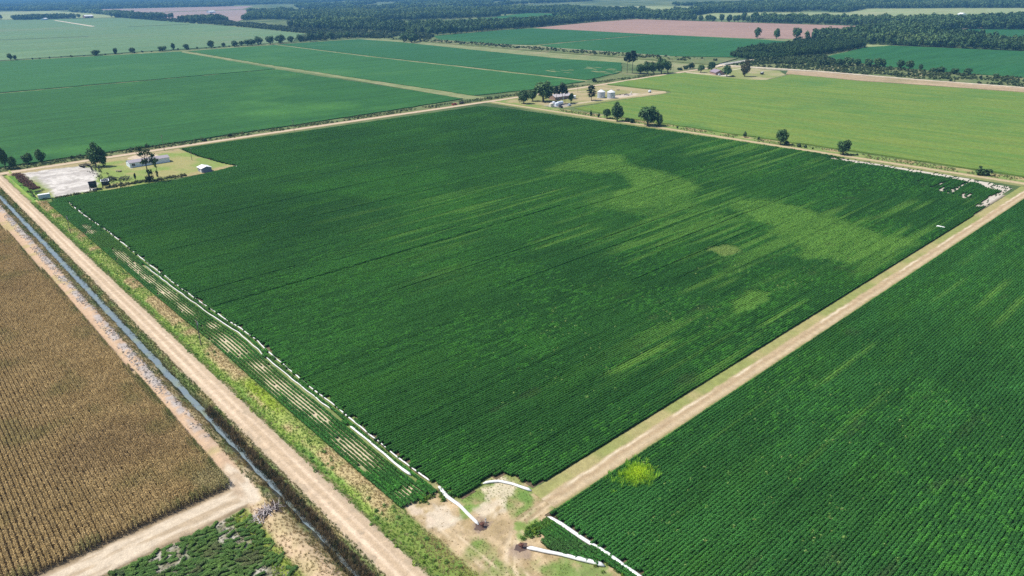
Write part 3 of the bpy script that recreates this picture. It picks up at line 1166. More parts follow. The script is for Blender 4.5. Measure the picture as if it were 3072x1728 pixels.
field([(-2600, 1500), (140, 1362), (560, 1344), (650, 1350), (756, 1540), (793, 1572), (829, 1929), (845, 2381), (869, 3300), (503, 3650), (-2600, 4300)], HAZEF, .8, 'wide hazy grey green field at the far left', 'crop_field')
field([(1047, 1788), (1090, 1640), (1270, 1440), (1560, 1430), (1690, 1500), (1690, 1905), (1640, 1850), (1362, 1762)], SOY2, .7, 'narrow green field lying between two woods')
field([(2140, 2000), (2739, 2250), (2800, 1850), (2230, 1480)], PALEF, .4, 'pale green pasture within the far woods', 'pasture')
field([(2190, 1380), (1890, 1260), (1850, 800), (1990, 520), (2500, 330), (2960, 330), (2950, 680), (2760, 1090), (2400, 1010), (2390, 1140)], PALEF, .4, 'pale pasture strip beyond the treeline at the right', 'pasture')
field([(1141, 5300), (2080, 4780), (1687, 4040), (1034, 4050)], PURPLEF, .3, 'hazy purple brown field before the far woods', 'ploughed_field')
field([(1034, 3960), (1690, 3930), (1161, 2745), (1005, 2473), (960, 2900), (977, 3451)], PURPLEF, .3, 'purple brown ploughed field left of the woods', 'ploughed_field')
field([(500, 3720), (900, 3420), (960, 3960), (1000, 5200), (300, 5600), (-900, 5200)], PALEF, .4, 'hazy pale field beyond the far farmstead', 'pasture')

field([(1631, 3420), (1950, 3360), (1839, 3153), (1620, 3023), (1446, 3002)], SOY2, .7, 'blue green field in a clearing of the far woods')
field([(1755, 4065), (1953, 4000), (1712, 3520), (1500, 3290), (1436, 3318)], PURPLEF, .3, 'purple brown clearing beside the far woods', 'ploughed_field')
field([(2286, 3202), (2230, 2860), (2065, 2700), (2111, 2880)], mat_field('pale_sand', (.62, .55, .46), (.68, .61, .52), (.55, .48, .4), (.01, .01, .1), .05, .01, .1), .3, 'pale bare sand patch within the far woods', 'sand_patch')
field([(1702, 1905), (1930, 2010), (1960, 1850), (1702, 1500)], SOY2, .7, 'small green field at the end of the narrow field between the woods')
STRIP = mat_field('grass_track', (.16, .20, .075), (.23, .245, .11), (.29, .26, .145), (.05, .05, .1), .2, .02, .3)
WEEDY = mat_field('weedy_bank', (.10, .15, .05), (.17, .185, .075), (.27, .23, .13), (.05, .05, .1), .25, .02, .6)
TANB = mat_field('dry_bank', (.33, .25, .15), (.40, .30, .19), (.25, .22, .11), (.05, .02, .1), .3, .02, .5)
PALER = mat_field('pale_track', (.54, .455, .345), (.62, .53, .41), (.48, .40, .29), (.05, .05, .1), .3, .02, .1)
OPEN += [[(384, 455), (405, 455), (412, 1300), (402, 1300)], [(738, 480), (860, 430), (860, 1150), (800, 1300), (760, 1300)], [(741, -200), (880, -200), (880, 440), (741, 440)]]
sheet('grass_track', [(385, 460), (393, 452), (405, 452), (404.5, 700), (408, 970), (414, 1298), (404, 1298), (398, 970), (393, 700)], STRIP, -.2, .12, 'grassy track between the far soybean fields')
sheet('grass_track', [(70, 872.5), (380, 866), (384, 872), (376, 874), (74, 881), (-420, 883), (-420, 881)], STRIP, -.2, .1, 'thin grass line crossing the left soybean fields')
sheet('grass_track', [(558.5, 462), (565, 466), (569, 613), (574, 935), (594, 1303), (588, 1303), (566, 935), (559, 613)], STRIP, -.2, .1, 'thin grass line between the two middle soybean fields')
sheet('grass_track', [(-420, 1424), (147, 1348), (408, 1300), (596, 1306), (770, 1298), (776, 1304), (600, 1318), (408, 1312), (150, 1358), (-420, 1440)], STRIP, -.2, .1, 'pale grass track below the row of trees')
sheet('weedy_verge', [(-160, 440), (560, 440), (690, 440), (668, 500), (636, 482), (560, 457), (385, 453), (126, 448), (-160, 450)], WEEDY, -.2, .1, 'weedy verge behind the dirt road')
sheet('pale_verge', [(690, 440), (740, 560), (730, 663), (744, 814), (781, 1161), (774, 1297), (806, 1280), (805, 1100), (792, 814), (790, 620), (783, 444)], STRIP, -.2, .1, 'pale grass verge beside the levee')
sheet('levee_bank', [(785, 446), (793, 620), (794, 814), (808, 1100), (812, 1240), (860, 1160), (850, 940), (846, 690), (845, 556), (880, 470)], WEEDY, -.3, 1.2, 'low weedy levee between the fields')
sheet('pale_track', [(846, 560), (849, 690), (853, 940), (851, 940), (847.5, 690), (844, 560)], PALER, -.2, 1.25, 'pale track along the levee top')
sheet('levee_road', [(783.5, -220), (788.5, -220), (788, 200), (798, 310), (789, 430), (786, 440), (783, 440), (785, 385), (793.5, 310), (783.5, 200)], PALER, -.2, 1.5, 'pale road on top of the long levee')
sheet('dry_bank', [(759, -220), (783.6, -220), (783.6, 200), (792, 310), (786, 345), (754, 331), (746, 240), (752, 172), (757, 96)], TANB, -.3, .9, 'dry brown slope below the levee road')
sheet('levee_bank', [(788.5, -220), (877, -220), (876, 180), (896, 280), (940, 364), (870, 436), (792, 436), (799, 310), (789, 200)], WEEDY, -.3, .6, 'brushy low ground behind the levee road')
sheet('pale_track', [(833, -220), (836, -220), (838, 200), (846, 330), (856, 420), (852, 420), (843, 330), (835, 200)], STRIP, -.2, .7, 'thin pale path through the brush')
sheet('pale_track', [(1216, 875), (1216, 887), (884, 881), (884, 868)], STRIP, -.2, .12, 'pale line dividing the deep green field')
sheet('pale_track', [(1213, 620), (1218, 560), (1268, 548), (1270, 556), (1228, 640), (1226, 905), (1248, 1110), (1258, 1276), (1246, 1264), (1242, 1110), (1220, 886)], STRIP, -.2, .15, 'pale edge between the green field and the bare field')
sheet('pale_track', [(1395, 430), (1404, 438), (1550, 449), (1692, 446), (1780, 430), (1780, 436), (1692, 455), (1550, 460), (1400, 450)], PALER, -.2, .15, 'pale sandy track at the edge of the far right field')
sheet('pasture', [(1157, 414), (1207, 396), (1214, 396), (1216, 440), (1180, 436)], PALEF, -.2, .15, 'small pale grass corner by the young wood')
sheet('pale_track', [(572, 2560), (584, 2560), (634, 3330), (624, 3330)], PALER, -.2, .95, 'pale farm track across the hazy field')
DRAIN = mat_field('drain_growth', (.06, .11, .05), (.08, .13, .06), (.05, .1, .05), (.01, .01, .1), .1, .01, .2)
sheet('field_drain', [(-60, 2080), (250, 2010), (420, 1965), (422, 1975), (252, 2022), (-60, 2094)], DRAIN, .5, 1.1, 'thin dark drain crossing the hazy field')
sheet('field_drain', [(640, 2420), (815, 2390), (817, 2420), (640, 2436)], DRAIN, .5, 1.1, 'short dark drain at the right end of the hazy field')
# pale dry streaks where the far soybean field gives out
rb = random.Random(8)
bp_ = MB()
for cx0, cy0, sxx, syy, nn in ((645, 505, 18, 16, 16), (612, 560, 26, 16, 9), (655, 545, 10, 10, 7)):
    for i_ in range(nn):
        bx, by = rb.gauss(cx0, sxx * .6), rb.gauss(cy0, syy * .6)
        if not bool(inside(OPEN[3], np.array([bx]), np.array([by]))[0]):
            continue
        l_, w_ = rb.uniform(3, 9), rb.uniform(.7, 2.2)
        bp_.prism([(bx + math.cos(a * .628) * w_ * rb.uniform(.6, 1.2), by + math.sin(a * .628) * l_ * rb.uniform(.7, 1.2)) for a in range(10)], .5, .74 + i_ * .003)
tag(bp_.build('bald_streaks', STRIP), 'pale bald streaks at the levee end of the soybean field', None, None, 'structure')


# ================================================================== CROPS
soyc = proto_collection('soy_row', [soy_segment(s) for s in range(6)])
cornc = proto_collection('corn_row', [corn_segment(s) for s in range(6)])
tuftc = proto_collection('tuft', [tuft(s) for s in range(5)])
reedc = proto_collection('reed', [tuft(20 + s, 26, DRYLEAF, .35, 1.1, .45, .045) for s in range(5)])
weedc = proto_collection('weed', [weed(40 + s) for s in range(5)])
limec = proto_collection('lime', [tuft(60 + s, 30, LEAF, .3, 1.15, .3, .06) for s in range(5)])
clodc = proto_collection('clod', [weed(80 + s, 46, DRYLEAF, .5, .34, .24) for s in range(5)])

P1 = [(241, 204), (279, 212), (298, 197), (281, 178), (278, 165), (276, 153), (277, 142), (275, 127), (265, 117), (248, 113), (235, 110), (228, 104), (215, 108), (209, 117), (206, 128), (213, 141), (234, 140), (245, 139), (256, 159), (258, 172), (250, 180), (238, 196)]
P2 = [(257, 90), (270, 78), (267, 61), (259, 51), (264, 43), (262, 30), (255, 21), (262, 8), (241, 5), (232, 5), (220, 7), (212, 11), (212, 24), (206, 32), (222, 43), (225, 52), (236, 63), (241, 75), (243, 86)]
P3 = [(187, 59), (192, 61), (197, 58), (197, 52), (193, 49), (186, 50)]
P4 = [(140, 18), (148, 24.5), (161, 25.5), (167, 21), (160, 17.6), (147, 17)]
P5 = [(117, 284), (134, 282), (183, 275), (186, 229), (163, 209), (169, 177), (141, 157), (119, 166), (133, 198), (126, 216), (122, 239), (113, 254), (101, 275)]
P6 = [(88, 68), (93, 63), (86, 51), (101, 48), (98, 45), (78, 42), (72, 49)]
P7 = [(236, 142), (214, 150), (200, 132), (205, 100), (225, 92), (243, 100), (250, 115)]
STREAK = [(138, 178, 109, 1.4, .8), (142, 178, 115.5, 1.3, .7), (160, 177, 87, 1.6, .5), (199, 234, 82, 1.8, .7), (152, 173, 73, 1.2, .6), (200, 234, 75, 2.2, .6), (143, 173, 41, 1.3, .8), (154, 170, 35.5, 1.2, .6),
          (82, 112, 22, 1.5, 1.0), (138, 168, 8.4, .9, .9), (170, 215, 100, 1.2, .4), (165, 200, 127, 1.6, .45), (150, 190, 95, 1.3, .4), (185, 235, 152, 2.0, .5), (200, 240, 190, 2.0, .4), (90, 130, 12, .8, .35),
          (117, 152, -20.5, .8, .9), (196, 224, -21.5, .9, .8), (190, 222, -41, 1.2, .8), (200, 236, -33, 1.2, .7), (80, 130, -34, .8, .35), (60, 120, -15, .6, .3), (240, 300, -16, 1.2, .5)]


def soy_tint(x, y):
    n = fbm(x * .35, y, 9, 101, 3)
    big = fbm(x, y, 70, 103, 3)
    c = mixc((.046, .170, .032), (.062, .215, .038), sstep(.3, .7, big))
    c = mixc(c, (.075, .245, .034), sstep(.50, .80, n) * .6)
    rown = vnoise(x * .02, y, .8, 107)
    c = c * (.80 + .40 * rown)[:, None]
    yel = np.zeros_like(x)
    for p, a, w in ((P1, 1.0, 7), (P2, 1.0, 6), (P7, .55, 9)):
        yel = np.maximum(yel, a * soft(p, x, y, w, 7, 9) * (.48 + .42 * fbm(x * .5, y, 10, 109, 3) + .80 * sstep(.3, .7, fbm(x * .05, y, 1.9, 119, 2)) * fbm(x * .3, y, 5, 129, 2)) * RS.uniform(.65, 1.25, len(x)))
    for p, a, w in ((P3, 1.0, 2), (P4, .85, 2)):
        yel = np.maximum(yel, a * soft(p, x, y, w, 7))
    for x0, x1, yc, w, a in STREAK:
        f = sstep(x0 - 6, x0 + 8, x) * sstep(x1 + 5, x1 - 6, x) * np.exp(-(np.abs(y - yc - (fbm(x, y * 0 + yc, 18, 5) - .5) * 1.0) / w) ** 3)
        yel = np.maximum(yel, a * f * (.6 + .6 * fbm(x, y, 9, 111, 2)))
    grn = np.maximum(soft(P5, x, y, 14, 19, 7) * fbm(x * .4, y, 7, 113, 3) * 1.05 * RS.uniform(.4, 1.3, len(x)), soft(P6, x, y, 4, 21) * .8 * fbm(x, y, 5, 115, 2))
    spk = (RS.uniform(0, 1, len(x)) < .26 * sstep(.40, .62, fbm(x, y, 22, 405, 2))) * sstep(230, 150, y) * 1.0
    grn = np.maximum(grn, spk * .9)
    c = mixc(c, (.085, .30, .042), np.clip(grn, 0, 1))
    st_ = sstep(.48, .74, fbm(x * .05, y, 2.6, 301, 2)) * sstep(.36, .58, fbm(x, y, 60, 303, 2)) * sstep(60, 130, x) * sstep(240, 170, y) * (y > 0)
    yel = np.maximum(yel, st_ * .72)
    c = mixc(c, (.200, .42, .070), np.clip(yel, 0, 1) * .97)
    pale = soft(P3, x, y, 2, 7)
    c = mixc(c, (.34, .42, .13), pale * .6)
    # reddish worn plants here and there
    red = sstep(.78, .9, fbm(x * .5, y, 6, 117, 2)) * (y < 60) * .5
    c = mixc(c, (.10, .125, .055), red * .6)
    return c


# the large field: rows run along X
xs, ysr = rows_along_x(10, 388, np.arange(1.9, 427, .80), 2.0)
k = inside(MAIN, xs, ysr) & seen(xs, ysr, 160, 160)
skip = np.zeros_like(k)
for yl, a, b in ((144.3, 20, 190), (161.0, 20, 60), (113.0, 74, 160), (215.0, 30, 210), (98.0, 150, 240), (135.0, 190, 290), (75.0, 170, 300), (252.0, 60, 240), (60.0, 140, 240), (88.5, 100, 230)):
    skip |= (np.abs(ysr - yl - .4) < .42) & (xs > a) & (xs < b)
thin = white_band(xs, ysr) * .88
# striped thin stand just inside the white corner
cor = soft(THINP, xs, ysr, 8, 123, 9) * .72 * sstep(.44, .62, fbm(xs * .05, ysr, 1.9, 125, 2))
k &= (thin < .42 + RS.normal(0, .08, len(xs))) | (RS.uniform(0, 1, len(xs)) < .20)
k &= (cor < .60 + RS.normal(0, .10, len(xs)))
xs, ysr, skip, cor = xs[k], ysr[k], skip[k], np.clip(thin[k] * 1.1, 0, .62)
hs = (.90 + .22 * fbm(xs * .5, ysr, 12, 127, 3)) * RS.uniform(.95, 1.06, len(xs))
rid = np.round((ysr - 1.9) / .8).astype(int)
ws = RS.uniform(.92, 1.08, len(xs)) * np.where(skip, .55, 1.0) * np.where(rid % 12 == 0, .78, 1.0)
hs = hs * np.where(skip, .7, 1.0) * (1 - .62 * np.clip(cor * 1.5, 0, 1))
ws = ws * (1 - .6 * np.clip(cor * 1.5, 0, 1))
scl = np.stack([RS.uniform(.98, 1.08, len(xs)), ws, hs], 1)
flip = RS.randint(0, 2, len(xs)) * math.pi
tm = soy_tint(xs, ysr)
scl[:, 2] *= 1 - .35 * np.clip((tm[:, 0] - .07) / .12, 0, 1)
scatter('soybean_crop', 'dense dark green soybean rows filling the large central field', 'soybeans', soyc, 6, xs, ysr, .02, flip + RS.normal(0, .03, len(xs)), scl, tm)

# the right-hand field
xs, ysr = rows_along_x(30.9, 400, np.arange(-6.9, -120, -.80), 2.0)
k = seen(xs, ysr, 160, 160) & (xs > 31.2 + .012 * -ysr)
xs, ysr = xs[k], ysr[k]
t = soy_tint(xs, ysr)
br = sstep(.46, .76, fbm(xs * .22, ysr, 4.0, 131, 3)) * .6 + .35 * sstep(.6, .9, RS.uniform(0, 1, len(xs)) * .5 + fbm(xs, ysr, 12, 135, 2) * .75)
t = mixc(t, (.072, .27, .055), br * .7)
scl = np.stack([RS.uniform(.98, 1.08, len(xs)), RS.uniform(.95, 1.1, len(xs)), (.92 + .24 * fbm(xs * .5, ysr, 5, 133, 3)) * RS.uniform(.95, 1.06, len(xs))], 1)
scatter('soybean_crop', 'bright dark soybean rows of the field right of the dirt lane', 'soybeans', soyc, 6, xs, ysr, .02, RS.randint(0, 2, len(xs)) * math.pi + RS.normal(0, .03, len(xs)), scl, t)

# end rows along the road: they follow the wavy pipe
X, Y = [], []
for i in range(11):
    yy = np.arange(15.5, 336, 1.9) + RS.uniform(0, 1.9)
    off = (pipe_wave(yy) - 18.9) * min(1.0, .25 + i * .09)
    X.append(9.9 + .86 * i + off)
    Y.append(yy)
for i in range(3):     # the gore between pipe and field
    yy = np.arange(337, 342, 1.9)
    X.append(12.5 + i * .9 + 0 * yy)
    Y.append(yy)
for sd_, off_ in ((1, .35),):     # plants leaning over the white pipes
    yy = np.arange(22, 332, 1.1)
    kk = vnoise(yy, yy * 0 + sd_, 5, 311) > .60
    X.append(pipe_wave(yy[kk]) + off_ + RS.normal(0, .22, kk.sum()))
    Y.append(yy[kk])
X, Y = np.concatenate(X), np.concatenate(Y)
bm_ = bare_end(X, Y)
pw = pipe_wave(Y)
clear = (np.abs(X - pw + .45) < .62) | ((Y < 206) & (Y > 20) & (np.abs(X - pw + 2.15) < .62))
k = (RS.uniform(0, 1, len(X)) > bm_ * .12) & seen(X, Y) & (~clear | (RS.uniform(0, 1, len(X)) < .04))
X, Y, bm_ = X[k], Y[k], bm_[k]
w = RS.uniform(.85, 1.1, len(X)) * (1 - .46 * np.clip(bm_ * 1.4, 0, 1))
tint = mixc(soy_tint(X, Y), (.10, .20, .035), sstep(.45, .7, fbm(X, Y, 18, 141, 2)) * .5)
scatter('soybean_end_rows', 'soybean end rows with bare streaks between verge and white pipe', 'soybeans', soyc, 6, X, Y, .02, math.pi / 2 + RS.normal(0, .05, len(X)), np.stack([RS.uniform(.95, 1.05, len(X)), w, w * .95], 1), tint)

# patch of rows between the two near pipes
POL = [(26.6, -7.6), (29.6, -7.4), (30.1, -16), (30.6, -30), (30.6, -48), (28.2, -48), (29.0, -24), (25.6, -17.5), (23.6, -12.6)]
X, Y = [], []
for i in range(9):
    yy = np.arange(-48, -7, 1.9)
    X.append(23.4 + .85 * i + 0 * yy)
    Y.append(yy)
X, Y = np.concatenate(X), np.concatenate(Y)
k = inside(POL, X, Y)
X, Y = X[k], Y[k]
tint = mixc(soy_tint(X, Y), (.11, .23, .03), sstep(-11, -7, Y) * .8)
scatter('soybean_end_rows', 'small wedge of soybeans between the two nearest white pipes', 'soybeans', soyc, 6, X, Y, .02, math.pi / 2 + RS.normal(0, .08, len(X)), np.stack([np.ones(len(X)), RS.uniform(.9, 1.15, len(X)), RS.uniform(.85, 1.1, len(X))], 1), tint)

# ripe corn
X, Y = [], []
for i in range(62):
    yy = np.arange(48.6, 420, 1.9) + RS.uniform(0, .4)
    X.append(-13.6 - .95 * i + 0 * yy + RS.normal(0, .03, len(yy)))
    Y.append(yy)
X, Y = np.concatenate(X), np.concatenate(Y)
k = (X < corn_edge(Y) - .3) & seen(X, Y, 150, 200)
X, Y = X[k], Y[k]
n = fbm(X, Y, 9, 151, 3)
c = mixc((.37, .265, .115), (.50, .37, .18), fbm(X, Y, 3.0, 153, 2))
c = mixc(c, (.24, .16, .08), sstep(.5, .75, fbm(X, Y, 26, 155, 2)) * .4)
c = mixc(c, (.19, .19, .06), sstep(.58, .76, n) * .4)
e = np.maximum(sstep(2.6, .3, corn_edge(Y) - X), sstep(50.5, 48.6, Y))
c = mixc(c, (.10, .14, .04), e * sstep(.35, .6, fbm(X, Y, 6, 157)) * .8)
c = mixc(c, (.36, .31, .15), sstep(1.2, .4, ((X + 16) / 4) ** 2 + ((Y - 52) / 4) ** 2) * .8)
scatter('corn_crop', 'ripe brown corn standing in rows left of the ditch', 'corn', cornc, 6, X, Y, .0, math.pi / 2 + RS.randint(0, 2, len(X)) * math.pi, np.stack([np.ones(len(X)), np.ones(len(X)), RS.uniform(.88, 1.1, len(X))], 1), c)


# ---- ground cover
def sprinkle(name, label, cat, coll, x, y, scl, tint, zf=near_z, dz=-.03):
    k = seen(x, y)
    x, y, scl, tint = x[k], y[k], scl[k], tint[k]
    z = zf(x, y) + dz if zf is not None else dz
    scatter(name, label, cat, coll, 5, x, y, z, RS.uniform(0, 6.28, len(x)), scl, tint)


# verge right of the road
X, Y = jitter_grid(3.0, 9.9, -44, 346, .48)
zn = X + (fbm(X, Y, 5, 161) - .5) * 1.8
c = mixc((.17, .32, .06), (.27, .41, .075), fbm(X, Y, 5, 163, 2))
dry = sstep(5.0, 6.0, zn) * sstep(.40, .62, fbm(X, Y, 11, 31, 3))
dry = sstep(5.0, 6.2, zn) * (1 - sstep(.36, .58, fbm(X, Y, 11, 31, 3)))
c = mixc(c, (.50, .39, .20), dry)
lime = sstep(.52, .68, fbm(X, Y, 26, 77, 2)) * sstep(6.2, 7.2, zn)
c = mixc(c, (.38, .48, .06), lime)
c = mixc(c, (.55, .45, .28), (RS.uniform(0, 1, len(X)) < .10) * 1.0)
k = RS.uniform(0, 1, len(X)) < .8
sprinkle('verge_grass', 'mixed green and dry grass verge between gravel road and soybeans', 'grass', tuftc, X[k], Y[k], RS.uniform(.45, 1.0, k.sum()), c[k])
X, Y = jitter_grid(3.6, 9.6, -44, 345, 2.2)
k = fbm(X, Y, 7, 171, 2) > .52
X, Y = X[k], Y[k]
c = mixc((.13, .29, .06), (.38, .52, .07), sstep(.5, .66, fbm(X, Y, 26, 77, 2)))
sprinkle('verge_weeds', 'leafy weeds and yellow green brush on the roadside verge', 'weeds', weedc, X, Y, RS.uniform(.5, 1.3, len(X)), c)
# grass on the ditch side of the road, reeds, dry bank grass
X, Y = jitter_grid(-5.0, -2.9, -44, 440, .5)
c = mixc((.12, .19, .045), (.26, .235, .095), sstep(.35, .62, fbm(X, Y, 8, 181, 3)))
sprinkle('ditch_grass', 'short grass between the gravel road and the ditch', 'grass', tuftc, X, Y, RS.uniform(.6, 1.1, len(X)), c)
X, Y = jitter_grid(-5.8, -4.1, -44, 84, .5)
k = RS.uniform(0, 1, len(X)) < .9
c = mixc((.16, .115, .06), (.25, .19, .11), RS.uniform(0, 1, len(X)))
c = mixc(c, (.07, .085, .04), (RS.uniform(0, 1, len(X)) < .25) * 1.0)
sprinkle('reeds', 'dark brown reeds leaning over the ditch at the near end', 'reeds', reedc, X[k], Y[k], RS.uniform(.7, 1.25, k.sum()), c[k])
X, Y = jitter_grid(-7.2, -5.5, -44, 50, .55)
k = fbm(X, Y, 5, 401, 2) > np.interp(Y, [10, 50], [.36, .56])
X, Y = X[k], Y[k]
c = mixc((.13, .11, .055), (.27, .22, .12), RS.uniform(0, 1, len(X)))
sprinkle('reeds', 'brown reeds and grass choking the nearest stretch of ditch', 'reeds', reedc, X, Y, RS.uniform(.5, 1.0, len(X)), c)
X, Y = jitter_grid(-5.4, -4.6, 78, 440, .9)
k = fbm(X, Y, 6, 187, 2) > .42
X, Y = X[k], Y[k]
c = mixc((.07, .095, .035), (.15, .135, .07), RS.uniform(0, 1, len(X)))
sprinkle('ditch_reeds', 'thin line of dark reeds at the water on the road side', 'reeds', reedc, X, Y, RS.uniform(.4, .8, len(X)), c)
X, Y = jitter_grid(-9.4, -6.7, -40, 440, .55)
c = mixc((.35, .28, .13), (.16, .20, .07), sstep(.45, .66, fbm(X, Y, 6, 191, 3)))
k = RS.uniform(0, 1, len(X)) < .7
sprinkle('bank_grass', 'dry grass on the corn side of the ditch', 'grass', tuftc, X[k], Y[k], RS.uniform(.6, 1.2, k.sum()), c[k])
X, Y = jitter_grid(-11.9, -9.4, 66, 420, .62)
k = (RS.uniform(0, 1, len(X)) < .75 * sstep(.32, .5, fbm(X, Y, 7, 193, 2)) * sstep(64, 90, Y + 10))
X, Y = X[k], Y[k]
c = mixc((.56, .51, .47), (.76, .71, .67), RS.uniform(0, 1, len(X)))
c = mixc(c, (.30, .25, .20), (RS.uniform(0, 1, len(X)) < .15) * 1.0)
sprinkle('dried_weed_debris', 'grey dried clods and weeds dredged along the ditch bank', 'debris', clodc, X, Y, RS.uniform(.3, .8, len(X)), c)
# dry grass and pale debris below the brush pile
X, Y = jitter_grid(-15, -7.5, -30, 38, .6)
k = RS.uniform(0, 1, len(X)) < .55
c = mixc((.54, .41, .25), (.38, .33, .15), sstep(.45, .7, fbm(X, Y, 5, 195, 3)))
sprinkle('bank_grass', 'straw coloured grass below the brush pile', 'grass', tuftc, X[k], Y[k], RS.uniform(.5, 1.0, k.sum()), c[k])
# weedy soybean rows in the low corner left of the bank
X, Y = rows_along_x(-64, -15.5, np.arange(2, 38.6, .72), 1.9)
w6 = fbm(X, Y, 6, 47, 3)
k = (RS.uniform(0, 1, len(X)) < np.where(w6 > .565, .45, .99)) & seen(X, Y)
X, Y = X[k], Y[k]
c = mixc((.065, .155, .04), (.16, .28, .06), np.clip(fbm(X, Y, 3, 197, 2) * .7 + RS.uniform(-.1, .45, len(X)), 0, 1))
c = mixc(c, (.15, .13, .075), sstep(.6, .8, fbm(X, Y, 4, 198, 2)) * .6)
scatter('weedy_soybeans', 'dark weedy soybean rows with grey gaps below the dirt track', 'soybeans', soyc, 6, X, Y, .05, RS.normal(0, .5, len(X)), np.stack([RS.uniform(.6, 1.1, len(X)), RS.uniform(.8, 1.25, len(X)), RS.uniform(.25, .75, len(X))], 1), c)
X, Y = jitter_grid(-64, -15.5, 2, 38.4, .7)
k = (fbm(X, Y, 6, 47, 3) > .535) & (RS.uniform(0, 1, len(X)) < .8)
X, Y = X[k], Y[k]
c = mixc((.38, .35, .29), (.16, .21, .08), RS.uniform(0, 1, len(X)) ** 1.5)
sprinkle('dry_stubble', 'grey dry stubble in the gaps of the weedy corner', 'stubble', clodc, X, Y, RS.uniform(.35, .8, len(X)), c)
X, Y = jitter_grid(-20, -13.8, -10, 38.6, .6)
k = RS.uniform(0, 1, len(X)) < .75 * np.exp(-((X + 16.4 + (fbm(X, Y, 5, 199) - .5) * 4) / 1.9) ** 2)
X, Y = X[k], Y[k]
c = mixc((.20, .33, .05), (.34, .42, .07), RS.uniform(0, 1, len(X)))
sprinkle('lime_weeds', 'yellow green weeds edging the low weedy corner', 'weeds', tuftc, X, Y, RS.uniform(.6, 1.3, len(X)), c)
# sparse tufts at the field entrance
X, Y = jitter_grid(9.5, 33, -44, 14, .6)
gm = sstep(.47, .62, fbm(X, Y, 7, 61, 4))
k = (RS.uniform(0, 1, len(X)) < .12 + .7 * gm) & ~inside(MAIN, X, Y) & ~inside(POL, X, Y)
X, Y, gm = X[k], Y[k], gm[k]
c = mixc((.52, .40, .23), (.24, .34, .08), gm * RS.uniform(.5, 1, len(X)))
sprinkle('entrance_grass', 'thin trampled grass at the field entrance', 'grass', tuftc, X, Y, RS.uniform(.3, .6, len(X)), c)
# bright weed patch in the right field
a = RS.uniform(0, 6.28, 620)
r = np.abs(RS.normal(0, 2.1, 620)) * (1 + .25 * np.sin(a * 3)) + .3
X, Y = 53.4 + np.cos(a) * r * 1.1, -11 + np.sin(a) * r * .82
c = mixc((.62, .80, .05), (.26, .52, .06), np.clip(r / 5 + RS.uniform(-.3, .25, 620), 0, 1))
sprinkle('yellow_weed_patch', 'bright yellow green weed patch in the right soybean field', 'weeds', limec, X, Y, RS.uniform(.8, 1.35, 620), c, None, .02)
# pale taller weeds in loose groups within the crop
WX, WY = [], []
for wx, wy, n_, rr in ((101, 62, 6, 2), (122, 34, 26, 5), (138, 27, 30, 7), (129, 23, 16, 5), (69, 18, 7, 1.3), (68, 29, 5, 3), (177, 19, 46, 5), (183, 19, 22, 6), (171, 20, 20, 5), (195, 21, 18, 6), (215, 20, 14, 7), (181, 41, 10, 2), (176, 37, 14, 3),
                       (177, 78, 12, 5), (205, 169, 26, 6), (205, 96, 14, 5), (215, 316, 24, 9), (221, 304, 20, 9), (175, 302, 20, 8), (175, 257, 30, 10), (173, 225, 30, 12), (205, 171, 14, 6), (150, 270, 20, 14), (130, 285, 10, 10), (125, 330, 18, 20), (90, 120, 3, 1),
                       (95, 33, 16, 12), (50, 12, 6, 6), (120, 60, 8, 20), (60, 60, 6, 20), (160, 120, 8, 30), (250, 150, 6, 30),
                       (70, -30, 50, 22), (110, -35, 70, 30), (60, -50, 40, 18), (150, -30, 40, 30), (45, -25, 34, 9), (95, -14, 34, 25), (75, 30, 40, 22), (90, 52, 60, 14), (110, 75, 30, 25), (150, 60, 30, 30)):
    WX.append(RS.normal(wx, rr * .6, n_))
    WY.append(RS.normal(wy, rr * .45, n_))
X, Y = np.concatenate(WX), np.concatenate(WY)
k = (inside(MAIN, X, Y)) | ((Y < -8) & (X > 33))
X, Y = X[k], Y[k]
c = mixc((.17, .36, .07), (.36, .48, .15), RS.uniform(0, 1, len(X)) ** 1.3)
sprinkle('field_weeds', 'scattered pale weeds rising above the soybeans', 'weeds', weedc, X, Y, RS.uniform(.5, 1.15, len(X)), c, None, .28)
# rank growth at the near field edge and around the hydrants
X, Y = np.concatenate([RS.normal(19.5, .9, 60), RS.normal(25.6, 1.2, 70), RS.normal(15.4, 1.3, 40), RS.normal(29, 1.8, 40)]), np.concatenate([RS.normal(13, 1.2, 60), RS.normal(-7.4, .7, 70), RS.normal(15.6, .8, 40), RS.normal(-27, 6, 40)])
c = mixc((.07, .18, .035), (.20, .32, .03), RS.uniform(0, 1, len(X)) ** 1.5)
sprinkle('edge_weeds', 'leafy weeds at the near corners of the soybean fields', 'weeds', weedc, X, Y, RS.uniform(.6, 1.1, len(X)), c, None, .03)
